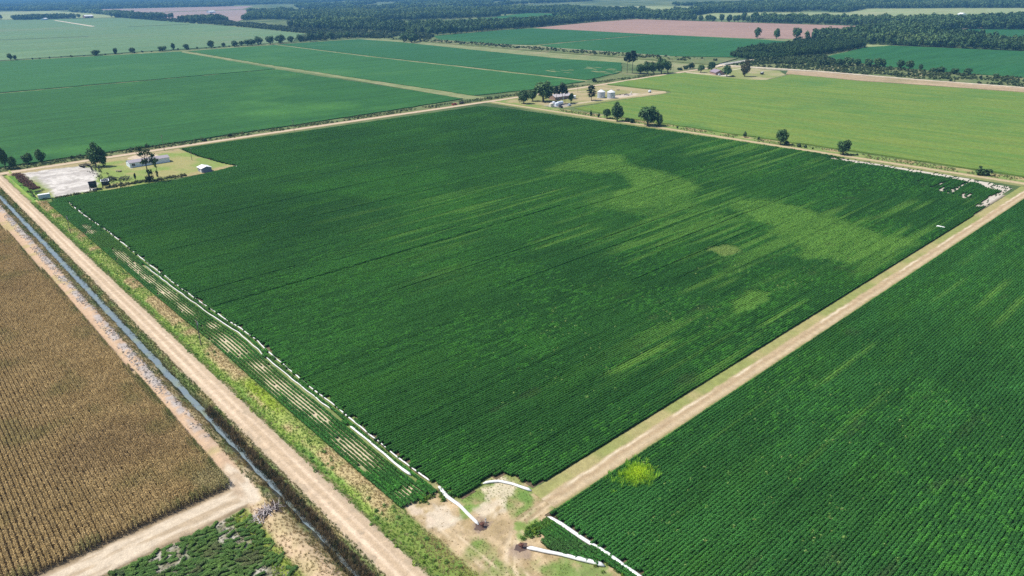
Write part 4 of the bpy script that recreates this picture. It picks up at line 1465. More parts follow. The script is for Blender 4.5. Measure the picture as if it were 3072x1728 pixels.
# thin weeds along the lanes
X, Y = jitter_grid(394, 403, -50, 350, 1.6)
k = fbm(X, Y, 9, 203, 2) > .40
X, Y = X[k], Y[k]
c = mixc((.11, .19, .05), (.30, .25, .11), RS.uniform(0, 1, len(X)))
sprinkle('lane_weeds', 'rough weeds between the dirt lane and the rice', 'weeds', weedc, X, Y, RS.uniform(.5, 1.3, len(X)), c, None, .05)
X, Y = jitter_grid(-60, 680, 439.5, 452, 2.6)
k = fbm(X, Y, 14, 205, 2) > .40
X, Y = X[k], Y[k]
c = mixc((.055, .11, .035), (.14, .17, .06), RS.uniform(0, 1, len(X)))
sprinkle('roadside_brush', 'low brush along the far side of the dirt road', 'weeds', weedc, X, Y, RS.uniform(1.0, 2.6, len(X)), c, None, .05)
X, Y = np.concatenate([RS.uniform(44, 62, 110), RS.uniform(60, 82, 120), RS.uniform(42, 50, 60), RS.uniform(6, 13, 70), RS.uniform(14, 34, 50)]), np.concatenate([RS.normal(348, 1.6, 110), RS.normal(346, 1.4, 120), RS.uniform(350, 400, 60), RS.uniform(352, 425, 70), RS.normal(345.2, .5, 50)])
c = mixc((.10, .085, .05), (.075, .12, .04), RS.uniform(0, 1, len(X)))
sprinkle('yard_weeds', 'rank weeds and brambles along the back of the yard', 'weeds', weedc, X, Y, RS.uniform(.7, 1.9, len(X)), c, None, .1)


# ================================================================== WOODS AND TREES
fc = proto_collection('wood_tree', [crown_mesh(kd, 190, 300 + i, .19, FOREST) for i, kd in enumerate(('round', 'oval', 'round', 'oval', 'round', 'bush'))])
bc = proto_collection('scrub', [crown_mesh('bush', 150, 340 + i, .22, FOREST) for i in range(5)])


def not_open(x, y, grow=0):
    k = np.ones(len(x), bool)
    for p in OPEN:
        k &= ~inside(p, x, y)
    return k


def wood_tint(x, y):
    c = mixc((.032, .076, .030), (.12, .20, .068), np.clip(RS.uniform(0, 1, len(x)) * .55 + 1.1 * (fbm(x, y, 45, 213, 2) - .32), 0, 1))
    return mixc(c, (.165, .24, .085), sstep(.5, .75, fbm(x, y, 120, 211, 2)) * RS.uniform(.2, 1, len(x)))


FX, FY, FS = [], [], []
for sp, d0, d1, hh, ww in ((9.5, 900, 1750, 17, 11.5), (13, 1750, 3000, 18, 15), (24, 3000, 6200, 18, 27), (60, 6200, 17000, 20, 62)):
    lim = d1 * 1.35
    x, y = jitter_grid(-lim * .75, lim, 60, lim, sp)
    px, py, d = project(x, y)
    k = (d > d0) & (d <= d1) & (px > -250) & (px < 3322) & (py > -200)
    x, y, d = x[k], y[k], d[k]
    x0_ = x
    wood = ((x > 940) & (y > 1300) & (y > 1300 + (x - 1259) * .17) & (x < 1760)) | ((x > 1752) & (y > 60)) | ((x > 1218) & (x < 1760) & (y < 545)) | ((y > 2450) & (x > 870)) | ((x > 900 + (y - 1300) * -.02) & (y > 1560)) | (y > 3700)
    k = wood & not_open(x, y)
    gap = fbm(x, y, 260, 221, 3)
    k &= (gap < .575) | (d < 1900)
    # open land among the farthest woods
    k &= ~((d > 3200) & (fbm(x * .6, y * 1.4, 900, 223, 2) > .63))
    x, y = x[k], y[k]
    FX.append(x)
    FY.append(y)
    rr_ = RS.uniform(.6, 1.45, len(x)) * (.75 + .5 * fbm(x, y, 90, 341, 2))
    FS.append(np.stack([ww * rr_, ww * rr_, hh * (.45 + .6 * rr_)], 1))
x, y, s = np.concatenate(FX), np.concatenate(FY), np.concatenate(FS)
scatter('woodland', 'broad dark woods stretching to the hazy horizon', 'woods', fc, 6, x, y, 0, RS.uniform(0, 6.28, len(x)), s, wood_tint(x, y))

# young planted wood
YW = [(866, 432), (958, 406), (1147, 410), (1212, 440), (1228, 480), (1082, 500), (993, 512), (905, 500)]
x, y = jitter_grid(850, 1240, 400, 515, 5.2, .3)
k = inside(YW, x, y)
x, y = x[k], y[k]
c = mixc((.035, .08, .028), (.062, .115, .036), RS.uniform(0, 1, len(x)))
scatter('young_wood', 'block of even young trees beside the deep green field', 'woods', fc, 6, x, y, 0, RS.uniform(0, 6.28, len(x)), np.stack([RS.uniform(5.5, 7.5, len(x))] * 2 + [RS.uniform(10, 13, len(x)) * np.where(x < 930, .7, 1)], 1), c)


# scrub belts
def scrub(name, label, poly, sp, s0, s1, c0, c1, keep=.8, hz=1.0):
    a = np.array(poly)
    x, y = jitter_grid(a[:, 0].min(), a[:, 0].max(), a[:, 1].min(), a[:, 1].max(), sp)
    k = inside(poly, x, y) & seen(x, y, 120, 60) & (RS.uniform(0, 1, len(x)) < keep) & (fbm(x, y, sp * 6, 231, 2) > .33)
    x, y = x[k], y[k]
    s = RS.uniform(s0, s1, len(x)) ** 1.0
    scatter(name, label, 'scrub', bc, 5, x, y, 0, RS.uniform(0, 6.28, len(x)), np.stack([s * 1.25, s * 1.25, s * hz], 1), mixc(c0, c1, RS.uniform(0, 1, len(x))))


scrub('levee_scrub', 'low scrub along the levee between the far fields', [(800, 450), (842, 480), (838, 700), (846, 940), (850, 1150), (812, 1230), (803, 814), (799, 620)], 4.6, 1.6, 4.2, (.05, .085, .03), (.10, .13, .05), .55)
scrub('levee_scrub', 'low scrub behind the long levee road', [(792, -210), (874, -210), (874, 180), (895, 290), (935, 365), (868, 434), (800, 434), (804, 310), (793, 200)], 3.8, 1.3, 3.6, (.05, .09, .032), (.11, .145, .055), .72)
scrub('wood_scrub', 'pale scrubby growth in front of the far woods', [(812, 1240), (860, 1165), (930, 1245), (945, 1320), (930, 1560), (905, 1900), (980, 2460), (870, 2440), (840, 1930), (800, 1570), (770, 1500), (660, 1350), (800, 1350)], 8, 4, 9, (.045, .085, .035), (.10, .145, .055), .85)
scrub('wood_scrub', 'scrub at the foot of the young wood', [(850, 300), (944, 368), (980, 396), (960, 404), (868, 430), (846, 436)], 5, 3, 7, (.045, .085, .03), (.085, .125, .045), .85)
scrub('wood_scrub', 'scrub between the bare field and the young wood', [(1160, 540), (1218, 560), (1265, 545), (1330, 545), (1240, 490), (1160, 502)], 7, 4, 9, (.035, .07, .028), (.06, .10, .04), .9)
scrub('field_edge_scrub', 'bushes along the far edge of the hazy field', [(842, 2400), (869, 3300), (905, 3300), (985, 2470), (900, 2380)], 12, 4, 9, (.045, .085, .035), (.09, .13, .05), .7)

# ---- single trees
ORD = ('first second third fourth fifth sixth seventh eighth ninth tenth eleventh twelfth thirteenth fourteenth fifteenth sixteenth seventeenth eighteenth nineteenth twentieth twenty-first '
       'twenty-second twenty-third twenty-fourth twenty-fifth twenty-sixth twenty-seventh twenty-eighth').split()


def from_left(items):
    """the items in the order in which they stand in the picture, each with its ordinal word"""
    it = sorted(items, key=lambda q: float(project(np.array([q[0]]), np.array([q[1]]))[0][0]))
    return [(ORD[i],) + tuple(q) for i, q in enumerate(it)]


tree('broadleaf_tree', 'oval', 390, 277, 15.2, 11.2, 'tall leaning broadleaf tree left of the widest tree on the lane')
tree('broadleaf_tree', 'round', 393, 290, 8.3, 8.3, 'smaller round tree touching the tall tree on the rice lane')
tree('broadleaf_tree', 'round', 390, 247, 15.7, 18.6, 'widest broad dark tree on the lane beside the rice')
tree('broadleaf_tree', 'oval', 394, 239, 9.3, 6.2, 'slim tree at the right flank of the widest lane tree')
tree('broadleaf_tree', 'round', 394, 141, 11.2, 9.9, 'round dark tree on the lane, middle of the rice edge')
tree('broadleaf_tree', 'round', 393, 99, 10.5, 9.3, 'greyish round tree on the lane, second from the right')
tree('broadleaf_tree', 'bush', 396, 23, 6.4, 9.3, 'low spreading tree on the lane nearest the field corner')
for o_, x, y, h, w in from_left(((394, 308, 5.6, 2.6), (393, 299, 3.9, 3.1), (393, 269, 4.8, 5.1), (391, 263, 4.3, 5.0), (400, 171, 4.8, 3.1), (399, 160, 2.8, 2.0), (397, 225, 2.6, 1.9), (398, 139, 2.8, 4.0), (396, 129, 3.8, 3.6), (396, 125, 2.4, 2.6), (396, 120, 2.0, 1.6), (397, 92, 1.6, 1.5))):
    tree('shrub', 'bush', x, y, h, w, o_ + ' small shrub from the left on the weedy rice lane edge', 'shrubs on the rice lane', None, 'shrub')
# the white house and its corner
tree('broadleaf_tree', 'oval', 8, 446, 14.3, 6.8, 'tallest dark tree at the far left road corner')
tree('broadleaf_tree', 'round', 11.5, 442, 8.2, 5.8, 'bushy tree leaning on the tallest corner tree')
tree('broadleaf_tree', 'round', 21, 451, 8.0, 7.2, 'middle tree of the three at the left road corner')
tree('broadleaf_tree', 'oval', 28, 449, 9.2, 7.3, 'right tree of the three at the left road corner')
tree('broadleaf_tree', 'oval', 50, 410, 15.7, 9.7, 'large dark tree between the gravel lot and white house')
tree('broadleaf_tree', 'oval', 53.5, 406.5, 13.0, 7.1, 'second dark tree grown into the large one by the lot')
tree('sparse_tree', 'ragged', 62, 346, 20.7, 10.5, 'tall thin yellowing tree in front of the white house')
tree('sparse_tree', 'ragged', 69, 354, 11.6, 4.0, 'slender bare stemmed tree beside the yellowing tree', None, TREE)
tree('cedar_tree', 'oval', 57, 355, 4.7, 1.5, 'narrow dark conifer on the lawn edge', None, PINE)
for o_, x, y, h, w in from_left(((50, 446, 2.9, 5.4), (45, 448, 2.5, 2.7), (82, 448, 2.6, 5.0), (86, 449, 1.9, 3.6), (92, 448, 3.4, 3.6), (95, 447, 1.9, 2.9), (129, 442, 2.4, 4.5), (149, 445, 2.9, 3.8), (135, 447, 1.6, 2.3), (334, 445, 2.2, 1.9), (398, 443, 2.8, 2.2), (400, 440, 2.1, 2.7), (410, 443, 1.9, 3.6), (383, 451, 1.4, 1.8), (374, 452, 1.6, 3.5))):
    tree('shrub', 'bush', x, y, h, w, o_ + ' low shrub from the left on the verge behind the dirt road', 'shrubs on the dirt road verge', None, 'shrub')
# farmstead by the grain bins
tree('broadleaf_tree', 'round', 402, 397, 12.6, 13.0, 'round tree at the road corner of the bin farmstead')
tree('broadleaf_tree', 'round', 422, 392, 19.7, 22.7, 'biggest spreading tree over the bin farmstead house')
tree('broadleaf_tree', 'round', 418, 402, 12.1, 10.6, 'tree behind the biggest farmstead tree')
tree('broadleaf_tree', 'oval', 490, 433, 8.5, 7.3, 'dark tree standing right by the dirt road behind the farmhouse')
tree('pine_tree', 'tallpine', 421, 374, 15.0, 7, 'leftmost bare stemmed pine behind the tanks')
tree('pine_tree', 'tallpine', 424.5, 370, 16.2, 8, 'middle and tallest bare stemmed pine behind the tanks')
tree('pine_tree', 'tallpine', 429, 371, 15.0, 7, 'rightmost bare stemmed pine behind the tanks')
tree('broadleaf_tree', 'oval', 434, 368, 9.4, 5.9, 'small dark tree right of the white tanks')
tree('pine_tree', 'pine', 457, 364, 13.4, 10.2, 'lone layered pine left of the grain bins')
tree('shrub', 'bush', 560, 452, 5.3, 5.7, 'single bush above the dirt road right of the bins', None, None, 'shrub')
# grove behind the road
tree('pine_tree', 'tallpine', 647, 477, 23.1, 11, 'left tall pine of the roadside grove')
tree('pine_tree', 'tallpine', 650.5, 472, 24.8, 12.4, 'tallest pine of the roadside grove')
for o_, x, y, h, w in from_left(((652, 461, 13.1, 13.8), (657, 454, 15.5, 15.4), (662, 449, 14.7, 12.3), (668, 442.5, 19.6, 16.9), (679, 441.5, 14.8, 12.3))):
    tree('broadleaf_tree', 'round', x, y, h, w, o_ + ' dense broadleaf tree from the left in the roadside grove', 'trees of the roadside grove')
for o_, x, y, h, w in from_left(((715, 449, 5.1, 9.6), (725, 448, 7.7, 8.0), (735, 447, 8.6, 9.7))):
    tree('broadleaf_tree', 'bush', x, y, h, w, o_ + ' low bushy tree from the left between grove and bridge', 'low trees before the bridge')
tree('broadleaf_tree', 'round', 707, 414, 9.8, 10.8, 'left round shade tree by the grey roofed house')
tree('broadleaf_tree', 'round', 724, 411, 12.4, 12.5, 'larger round shade tree behind the grey roofed house')
tree('broadleaf_tree', 'oval', 693, 370, 14.1, 12.5, 'full tree in front of the grey roofed house')
tree('browning_tree', 'oval', 706, 355, 19.5, 12.5, 'tall browning tree right of the grey roofed house', None, BROWNTREE)
# row along the far track
ROW = 'row of trees along the far grass track'
for o_, x, y, h, w in from_left(((159, 1353, 12.0, 9.7), (166, 1357, 8.6, 6.5), (281, 1336, 9.9, 18.7), (313, 1341, 11.1, 8.7), (339, 1337, 10.2, 12.3), (390, 1336, 9.5, 17.9), (411, 1343, 13.5, 9.1), (431, 1334, 10.7, 12.8), (475, 1329, 14.8, 14.9), (500, 1333, 9.0, 9.4), (524, 1340, 11.2, 11.5), (534, 1331, 10.2, 11.5), (545, 1330, 12.3, 15.4),
                   (518, 1325, 11.5, 15.7), (553, 1326, 12.7, 17.9), (567, 1328, 17.2, 20.2), (589, 1324, 17.3, 20.3), (614, 1330, 17.5, 24.7), (637, 1332, 13.5, 18), (659, 1336, 15.7, 19.0), (679, 1332, 18.1, 21.2), (707, 1342, 20.6, 21.6), (735, 1346, 16.3, 19.7), (754, 1346, 14.1, 17.7), (773, 1344, 14.2, 22.3), (786, 1334, 11.8, 13.3), (810, 1326, 9.5, 15.6))):
    tree('broadleaf_tree', 'round', x, y, h, w, o_ + ' tree from the left in the row along the far grass track', ROW, None, 'tree', True)
for i in range(24):
    x = 170 + i * 15.5 + random.uniform(-4, 4)
    tree('shrub', 'bush', x, 1352 - (x - 147) * .055 + random.uniform(-3, 3), random.uniform(1.5, 4), random.uniform(3, 6), ORD[i] + ' little bush from the left below the far row of trees', 'bushes on the far grass track', None, 'shrub', True)
for o_, x, y, h, w in from_left(((787, 1152, 17.4, 20.4), (782, 1118, 18.1, 23.9), (818, 1180, 22.5, 25.1), (800, 1135, 17, 20))):
    tree('broadleaf_tree', 'round', x, y, h, w, o_ + ' very dark tree from the left in the clump at the levee bend', 'dark clump at the levee bend', None, 'tree', True)
# three trees before the bare field
tree('broadleaf_tree', 'oval', 1243, 652, 19.6, 16.5, 'left of three lone trees before the pinkish field', None, None, 'tree', True)
tree('broadleaf_tree', 'oval', 1245, 614, 19.3, 13.4, 'narrow middle one of three lone trees before the pinkish field', None, None, 'tree', True)
tree('broadleaf_tree', 'round', 1270, 588, 21.3, 20.0, 'right and widest of three lone trees before the pinkish field', None, None, 'tree', True)
for o_, x, y, h, w in from_left(((873, 324, 9.6, 11.6), (879, 316, 11.7, 14.2), (881, 306, 10.2, 11.5), (883, 293, 10.8, 11.4), (885, 283, 12.1, 12.6), (889, 278, 10.7, 10.1), (886, 256, 11.2, 11.2), (884, 245, 11.7, 11.0), (884, 233, 7.9, 6.2), (868, 214, 6.3, 7.1), (868, 206, 8.1, 12.9), (867, 191, 7.4, 10.4), (871, 179, 7.9, 10.3), (865, 150, 4.7, 6.7))):
    tree('broadleaf_tree', 'round', x, y, h, w, o_ + ' dark tree from the left in the brush behind the levee road', 'trees in the brush behind the levee road', None, 'tree', True)


def tree_line(pts, sp, h, w, label, group, wob=4):
    for (x0, y0), (x1, y1) in zip(pts[:-1], pts[1:]):
        n = max(1, int(math.hypot(x1 - x0, y1 - y0) / sp))
        for i in range(n):
            t = (i + random.uniform(.1, .9)) / n
            tree('broadleaf_tree', random.choice(('round', 'round', 'oval')), x0 + (x1 - x0) * t + random.uniform(-wob, wob), y0 + (y1 - y0) * t + random.uniform(-wob, wob), h * random.uniform(.75, 1.2), w * random.uniform(.8, 1.25), label, group, None, 'tree', True)


tree_line([(925, 1268), (960, 1262), (1129, 1288), (1259, 1296), (1569, 1356), (1746, 1352)], 15, 19, 17, 'tall tree at the wood edge left of the pinkish field', 'wood edge behind the deep green field')
tree_line([(1748, 1345), (1728, 903), (1722, 596)], 13, 18, 16, 'tall tree at the wood edge behind the pinkish field', 'wood edge behind the pinkish field')
tree_line([(1222, 396), (1228, 213), (1226, 60)], 10, 12, 13, 'tree of the belt behind the right deep green field', 'tree belt right of the young wood')
tree_line([(1236, 470), (1300, 520), (1400, 535), (1560, 560), (1700, 585)], 15, 16, 16, 'tree at the right hand end of the pinkish field', 'trees by the end of the pinkish field')


# ================================================================== BUILT THINGS
SKY_WHITE = mat_plain('skylit_white', (.70, .77, .86), .6, .3, 0, .03)  # white with the blue of skylight mixed into the colour
ROOF_G = mat_plain('grey_shingle', (.33, .30, .33), .85, .2, 0, .12, 3)
ROOF_W = mat_plain('white_metal_roof', (.82, .82, .82), .4, .4, 0, .04)
GLASS = mat_plain('dark_glass', (.02, .025, .035), .1, .5, 0, 0)
TRIM = mat_plain('white_trim', (.78, .78, .76), .6, .3, 0, .03)
STEEL = mat_plain('galvanised_steel', (.48, .53, .60), .42, .5, .35, .06, .8)
RUST = mat_plain('rusty_iron', (.14, .065, .05), .85, .2, .1, .25, 2)
DARK = mat_plain('dark_painted_metal', (.030, .030, .036), .5, .4, 0, .2)
RUBBER = mat_plain('rubber', (.02, .02, .02), .9, .2)
WOOD = mat_plain('weathered_wood', (.25, .20, .15), .9, .1, 0, .15, 4)
POLE = mat_plain('pole_wood', (.20, .17, .14), .9, .1, 0, .1, 4)
PIPE = mat_plain('white_polythene', (.74, .74, .73), .4, .5, 0, .12, 1.2)
CONC = mat_plain('concrete', (.52, .48, .43), .85, .2, 0, .08)
BLUEW = mat_plain('pale_blue_panel', (.40, .52, .60), .5, .4, 0, .05)
REDP = mat_plain('red_paint', (.38, .03, .025), .4, .5, 0, .05)
TANK = mat_plain('cream_tank', (.68, .60, .52), .5, .3, 0, .04)
BRICK = mat_plain('brick_wall', (.33, .22, .18), .85, .2, 0, .12, 4)
BRANCH = mat_plain('dead_branch', (.52, .46, .44), .9, .1, 0, .25, 3)
WET = mat_plain('wet_mud', (.11, .075, .06), .35, .5, 0, .1)


def gable_house(name, loc, rz, L_, W_, wall, ridge, wmat, rmat, label, cat, along='x', over=.35, windows=(), doors=(), chimney=False):
    """L_ along local x, W_ along local y, ridge along x or y; windows: (face, u, z, w, h)"""
    e = empty(name, loc, rz)
    tag(e, label, cat)
    m = MB()
    x, y = L_ / 2, W_ / 2
    if along == 'x':
        v = [(-x, -y, 0), (x, -y, 0), (x, y, 0), (-x, y, 0), (-x, -y, wall), (x, -y, wall), (x, y, wall), (-x, y, wall), (-x, 0, ridge), (x, 0, ridge)]
        f = [(0, 1, 5, 4), (2, 3, 7, 6), (1, 2, 6, 9, 5), (3, 0, 4, 8, 7)]
    else:
        v = [(-x, -y, 0), (x, -y, 0), (x, y, 0), (-x, y, 0), (-x, -y, wall), (x, -y, wall), (x, y, wall), (-x, y, wall), (0, -y, ridge), (0, y, ridge)]
        f = [(0, 1, 5, 8, 4), (2, 3, 7, 9, 6), (1, 2, 6, 5), (3, 0, 4, 7)]
    m.add(v, f).build('wall', wmat, e)
    r = MB()
    th = .14
    if along == 'x':
        s = (ridge - wall) / y
        for sg in (-1, 1):
            yo, zo = sg * (y + over), wall - over * s
            a = [(-x - over, 0, ridge + .02), (x + over, 0, ridge + .02), (x + over, yo, zo + .02), (-x - over, yo, zo + .02)]
            b = [(p[0], p[1], p[2] + th) for p in a]
            r.add(a + b, [(0, 1, 2, 3), (7, 6, 5, 4), (0, 4, 5, 1), (1, 5, 6, 2), (2, 6, 7, 3), (3, 7, 4, 0)])
    else:
        s = (ridge - wall) / x
        for sg in (-1, 1):
            xo, zo = sg * (x + over), wall - over * s
            a = [(0, -y - over, ridge + .02), (0, y + over, ridge + .02), (xo, y + over, zo + .02), (xo, -y - over, zo + .02)]
            b = [(p[0], p[1], p[2] + th) for p in a]
            r.add(a + b, [(0, 1, 2, 3), (7, 6, 5, 4), (0, 4, 5, 1), (1, 5, 6, 2), (2, 6, 7, 3), (3, 7, 4, 0)])
    ro = r.build('roof', rmat, e)
    if chimney:
        MB().box((L_ * .2, .3, ridge + .4), (.8, .8, 1.2)).build('chimney', BRICK, ro)

    def opening(nm, face, u, z, w, h, mat):
        d = .05
        if face in '-+':
            sg = -1 if face == '-' else 1
            fr = MB()
            for bx, bz, bw, bh in ((u - w / 2, z, .1, h + .1), (u + w / 2, z, .1, h + .1), (u, z + h / 2, w + .1, .1), (u, z - h / 2, w + .1, .1), (u, z, .06, h)):
                fr.box((bx, sg * (y + d * .9), bz), (bw, d * 1.6, bh))
            o = fr.build(nm, TRIM, e)
            MB().box((u, sg * (y + d * .35), z), (w, d * .6, h)).build('pane' if nm == 'window' else 'panel', mat, o)
        else:
            sg = -1 if face == 'w' else 1
            fr = MB()
            for by, bz, bw, bh in ((u - w / 2, z, .1, h + .1), (u + w / 2, z, .1, h + .1), (u, z + h / 2, w + .1, .1), (u, z - h / 2, w + .1, .1)):
                fr.box((sg * (x + d * .9), by, bz), (d * 1.6, bw, bh))
            o = fr.build(nm, TRIM, e)
            MB().box((sg * (x + d * .35), u, z), (d * .6, w, h)).build('pane' if nm == 'window' else 'panel', mat, o)
    for wdw in windows:
        opening('window', *wdw, GLASS)
    for dr in doors:
        opening('door', *dr, TRIM)
    return e


gable_house('mobile_home', (76.2, 394.6, .1), R(-2), 23.4, 8.4, 2.9, 3.9, SKY_WHITE, ROOF_G, 'long white mobile home with grey roof on the lawn', 'house', 'x', .3,
            [('-', -9.6, 1.6, 1.9, 1.5), ('-', 2.2, 1.75, .9, 1.1), ('-', 4.4, 1.85, .8, .8), ('-', -3.5, 1.7, 1.0, 1.1), ('w', 0, 1.7, .9, 1.0), ('+', -6, 1.7, 1.2, 1.0), ('+', 6, 1.7, 1.2, 1.0)],
            [('-', .6, 1.15, .95, 2.0)])
SHADE_SIDING = mat_plain('shaded_siding', (.23, .25, .32), .7, .3, 0, .05)  # shade of the front gable put into the wall colour
gable_house('shed', (94.1, 348.2, .1), R(-1), 5.8, 7.0, 2.5, 3.4, SHADE_SIDING, ROOF_W, 'small shade-grey shed with white gable roof at the lawn corner', 'shed', 'y', .45, [('w', 1.2, 1.5, .7, .8)], [('w', -1.6, 1.05, 1.3, 2.0)])
gable_house('farmhouse', (446, 394, .05), R(-4), 20, 9.5, 2.9, 4.9, BRICK, mat_plain('pale_shingle', (.50, .46, .47), .85, .2, 0, .1, 3), 'low farmhouse with pale roof under the big trees', 'house', 'x', .6,
            [('-', -6, 1.5, 1.4, 1.2), ('-', 5, 1.5, 1.4, 1.2), ('e', 0, 1.5, 1.2, 1.2)], [('-', 0, 1.1, 1.0, 2.0)], True)
gable_house('farmhouse', (706, 391, .05), R(58), 16, 11, 2.9, 5.4, BRICK, mat_plain('purple_shingle', (.27, .22, .26), .85, .2, 0, .12, 3), 'grey roofed house among shade trees near the bridge', 'house', 'x', .6,
            [('-', -5, 1.5, 1.5, 1.2), ('-', 4, 1.5, 1.5, 1.2), ('w', 0, 1.5, 1.4, 1.2)], [('-', 0, 1.1, 1.0, 2.0)], True)
gable_house('barn', (789, 3500, .8), R(10), 34, 22, 7, 11, BRICK, ROOF_W, 'white roofed barn beside the far hazy field', 'barn', 'x', .5, [('-', -8, 3, 3, 3)], [('-', 4, 2.5, 5, 5)])
gable_house('barn', (1337, 3575, 0), R(30), 40, 20, 6, 10, SKY_WHITE, ROOF_W, 'white barn in the far purple field', 'barn', 'x', .5, [('-', -8, 3, 3, 2)], [('-', 6, 2.5, 5, 5)])
gable_house('barn', (2300, 640, .4), R(40), 26, 14, 5, 8, SKY_WHITE, ROOF_W, 'white roofed barn at the pale pasture on the right', 'barn', 'x', .5, [('-', -6, 2.5, 2, 2)], [('-', 4, 2.2, 4, 4.4)])
gable_house('machine_shed', (615, 3440, .4), R(70), 60, 16, 5, 7, SKY_WHITE, ROOF_W, 'long white shed in front of the far tree block', 'shed', 'x', .5, [('-', -8, 2.5, 2, 2)], [('-', 6, 2, 4, 4)])
# block of trees by the far farmstead
x, y = jitter_grid(520, 830, 3470, 3720, 15)
k = inside([(525, 3590), (560, 3500), (720, 3470), (775, 3560), (700, 3700), (560, 3700)], x, y)
x, y = x[k], y[k]
scatter('farmstead_trees', 'dark tree block beside the far white barn', 'woods', fc, 6, x, y, 0, RS.uniform(0, 6.28, len(x)), np.stack([RS.uniform(14, 20, len(x))] * 2 + [RS.uniform(14, 22, len(x))], 1), wood_tint(x, y))


def grain_bin(x, y, r, h, label):
    e = empty('grain_bin', (x, y, .05))
    tag(e, label, 'grain bin', 'pair of grain bins')
    m = MB()
    n = 40
    rings = 22
    v, f = [], []
    for j in range(rings + 1):
        z = .25 + (h - .25) * j / rings
        rr = r + (.035 if j % 2 else -.01)
        for i in range(n):
            a = 2 * math.pi * i / n
            v.append((math.cos(a) * rr, math.sin(a) * rr, z))
    for j in range(rings):
        for i in range(n):
            f.append((j * n + i, j * n + (i + 1) % n, (j + 1) * n + (i + 1) % n, (j + 1) * n + i))
    m.add(v, f).build('wall', STEEL, e)
    MB().tube((0, 0, -.1), (0, 0, .28), r + .3, r + .3, 40).build('concrete_base', CONC, e)
    rf = MB()
    top = h + r * .52
    ribs = 40
    v, f = [], []
    for i in range(ribs):
        a = 2 * math.pi * i / ribs
        up = .06 if i % 2 else 0
        v += [(math.cos(a) * (r + .2), math.sin(a) * (r + .2), h - .06 + up), (math.cos(a) * .45, math.sin(a) * .45, top + up * .4)]
    for i in range(ribs):
        j = (i + 1) % ribs
        f.append((2 * i, 2 * j, 2 * j + 1, 2 * i + 1))
    ro = rf.add(v, f).build('roof', mat_plain('bright_tin', (.84, .84, .84), .4, .5, .1, .04), e)
    MB().tube((0, 0, top - .05), (0, 0, top + .3), .5, .4, 14).build('lid', STEEL, ro)
    MB().box((-math.sin(.4) * r, -math.cos(.4) * (r + .03), 1.3), (.9, .14, 1.7), .4).build('door', TRIM, e)
    ld = MB()
    for s in (-.22, .22):
        ld.tube((r * .87 + .1, -r * .5 + s, .3), (r * .87 + .1, -r * .5 + s, h), .025, None, 5)
    for k in range(14):
        ld.tube((r * .87 + .1, -r * .5 - .22, .5 + k * h / 15), (r * .87 + .1, -r * .5 + .22, .5 + k * h / 15), .02, None, 4)
    ld.build('ladder', STEEL, e)


grain_bin(476.5, 369, 3.6, 5.6, 'left of two round galvanised grain bins with white cone roof')
grain_bin(480.8, 360.5, 3.7, 5.6, 'right of two round galvanised grain bins with white cone roof')


def wheel(e, x, y, r, w, nm='wheel'):
    o = MB().tube((x, y - w / 2, r), (x, y + w / 2, r), r, r, 16).build(nm, RUBBER, e)
    MB().tube((x, y - w / 2 - .01, r), (x, y + w / 2 + .01, r), r * .55, r * .55, 12).build('rim', STEEL, o)


def pickup(x, y, rz, paint, label, z=.08):
    e = empty('pickup_truck', (x, y, z), rz)
    tag(e, label, 'pickup')
    b = MB()
    b.box((0, 0, .78), (5.4, 1.9, .55), 0, (.99, .96), (.98, .94))
    b.box((1.95, 0, 1.14), (1.5, 1.8, .2), 0, (.92, .9))
    b.box((-1.7, .88, 1.2), (1.95, .1, .36))
    b.box((-1.7, -.88, 1.2), (1.95, .1, .36))
    b.box((-2.64, 0, 1.18), (.1, 1.75, .34))
    b.build('body', paint, e)
    c = MB().box((.35, 0, 1.45), (2.0, 1.72, .78), 0, (.72, .84)).build('cab', paint, e)
    MB().box((.35, 0, 1.47), (1.86, 1.76, .46), 0, (.8, .92)).box((.36, 0, 1.46), (2.06, 1.5, .44), 0, (.78, .92)).build('window_glass', GLASS, c)
    MB().box((-1.7, 0, 1.06), (1.85, 1.6, .04)).build('bed_floor', DARK, e)
    for wx in (-1.75, 1.75):
        for wy in (-.82, .82):
            wheel(e, wx, wy, .38, .26)
    for wy in (-.7, .7):
        MB().box((2.69, wy, .9), (.06, .34, .2)).build('headlight', TRIM, e)
    MB().box((2.72, 0, .55), (.1, 1.8, .2)).build('bumper', STEEL, e)
    return e


pickup(354.5, 438.6, R(4), REDP, 'red pickup parked at the edge of the dirt road')
pickup(363.5, 439.2, R(6), DARK, 'dark pickup parked on the dirt road behind the red one')
pickup(408.4, 356.4, R(70), DARK, 'dark pickup parked in front of the white tanks')
pickup(420.5, 357.6, R(25), SKY_WHITE, 'white pickup parked right of the tanks')
pickup(694.5, 363.5, R(-10), DARK, 'dark pickup beside the tree at the grey roofed house')
pickup(699, 384, R(50), SKY_WHITE, 'white pickup on the drive of the grey roofed house')


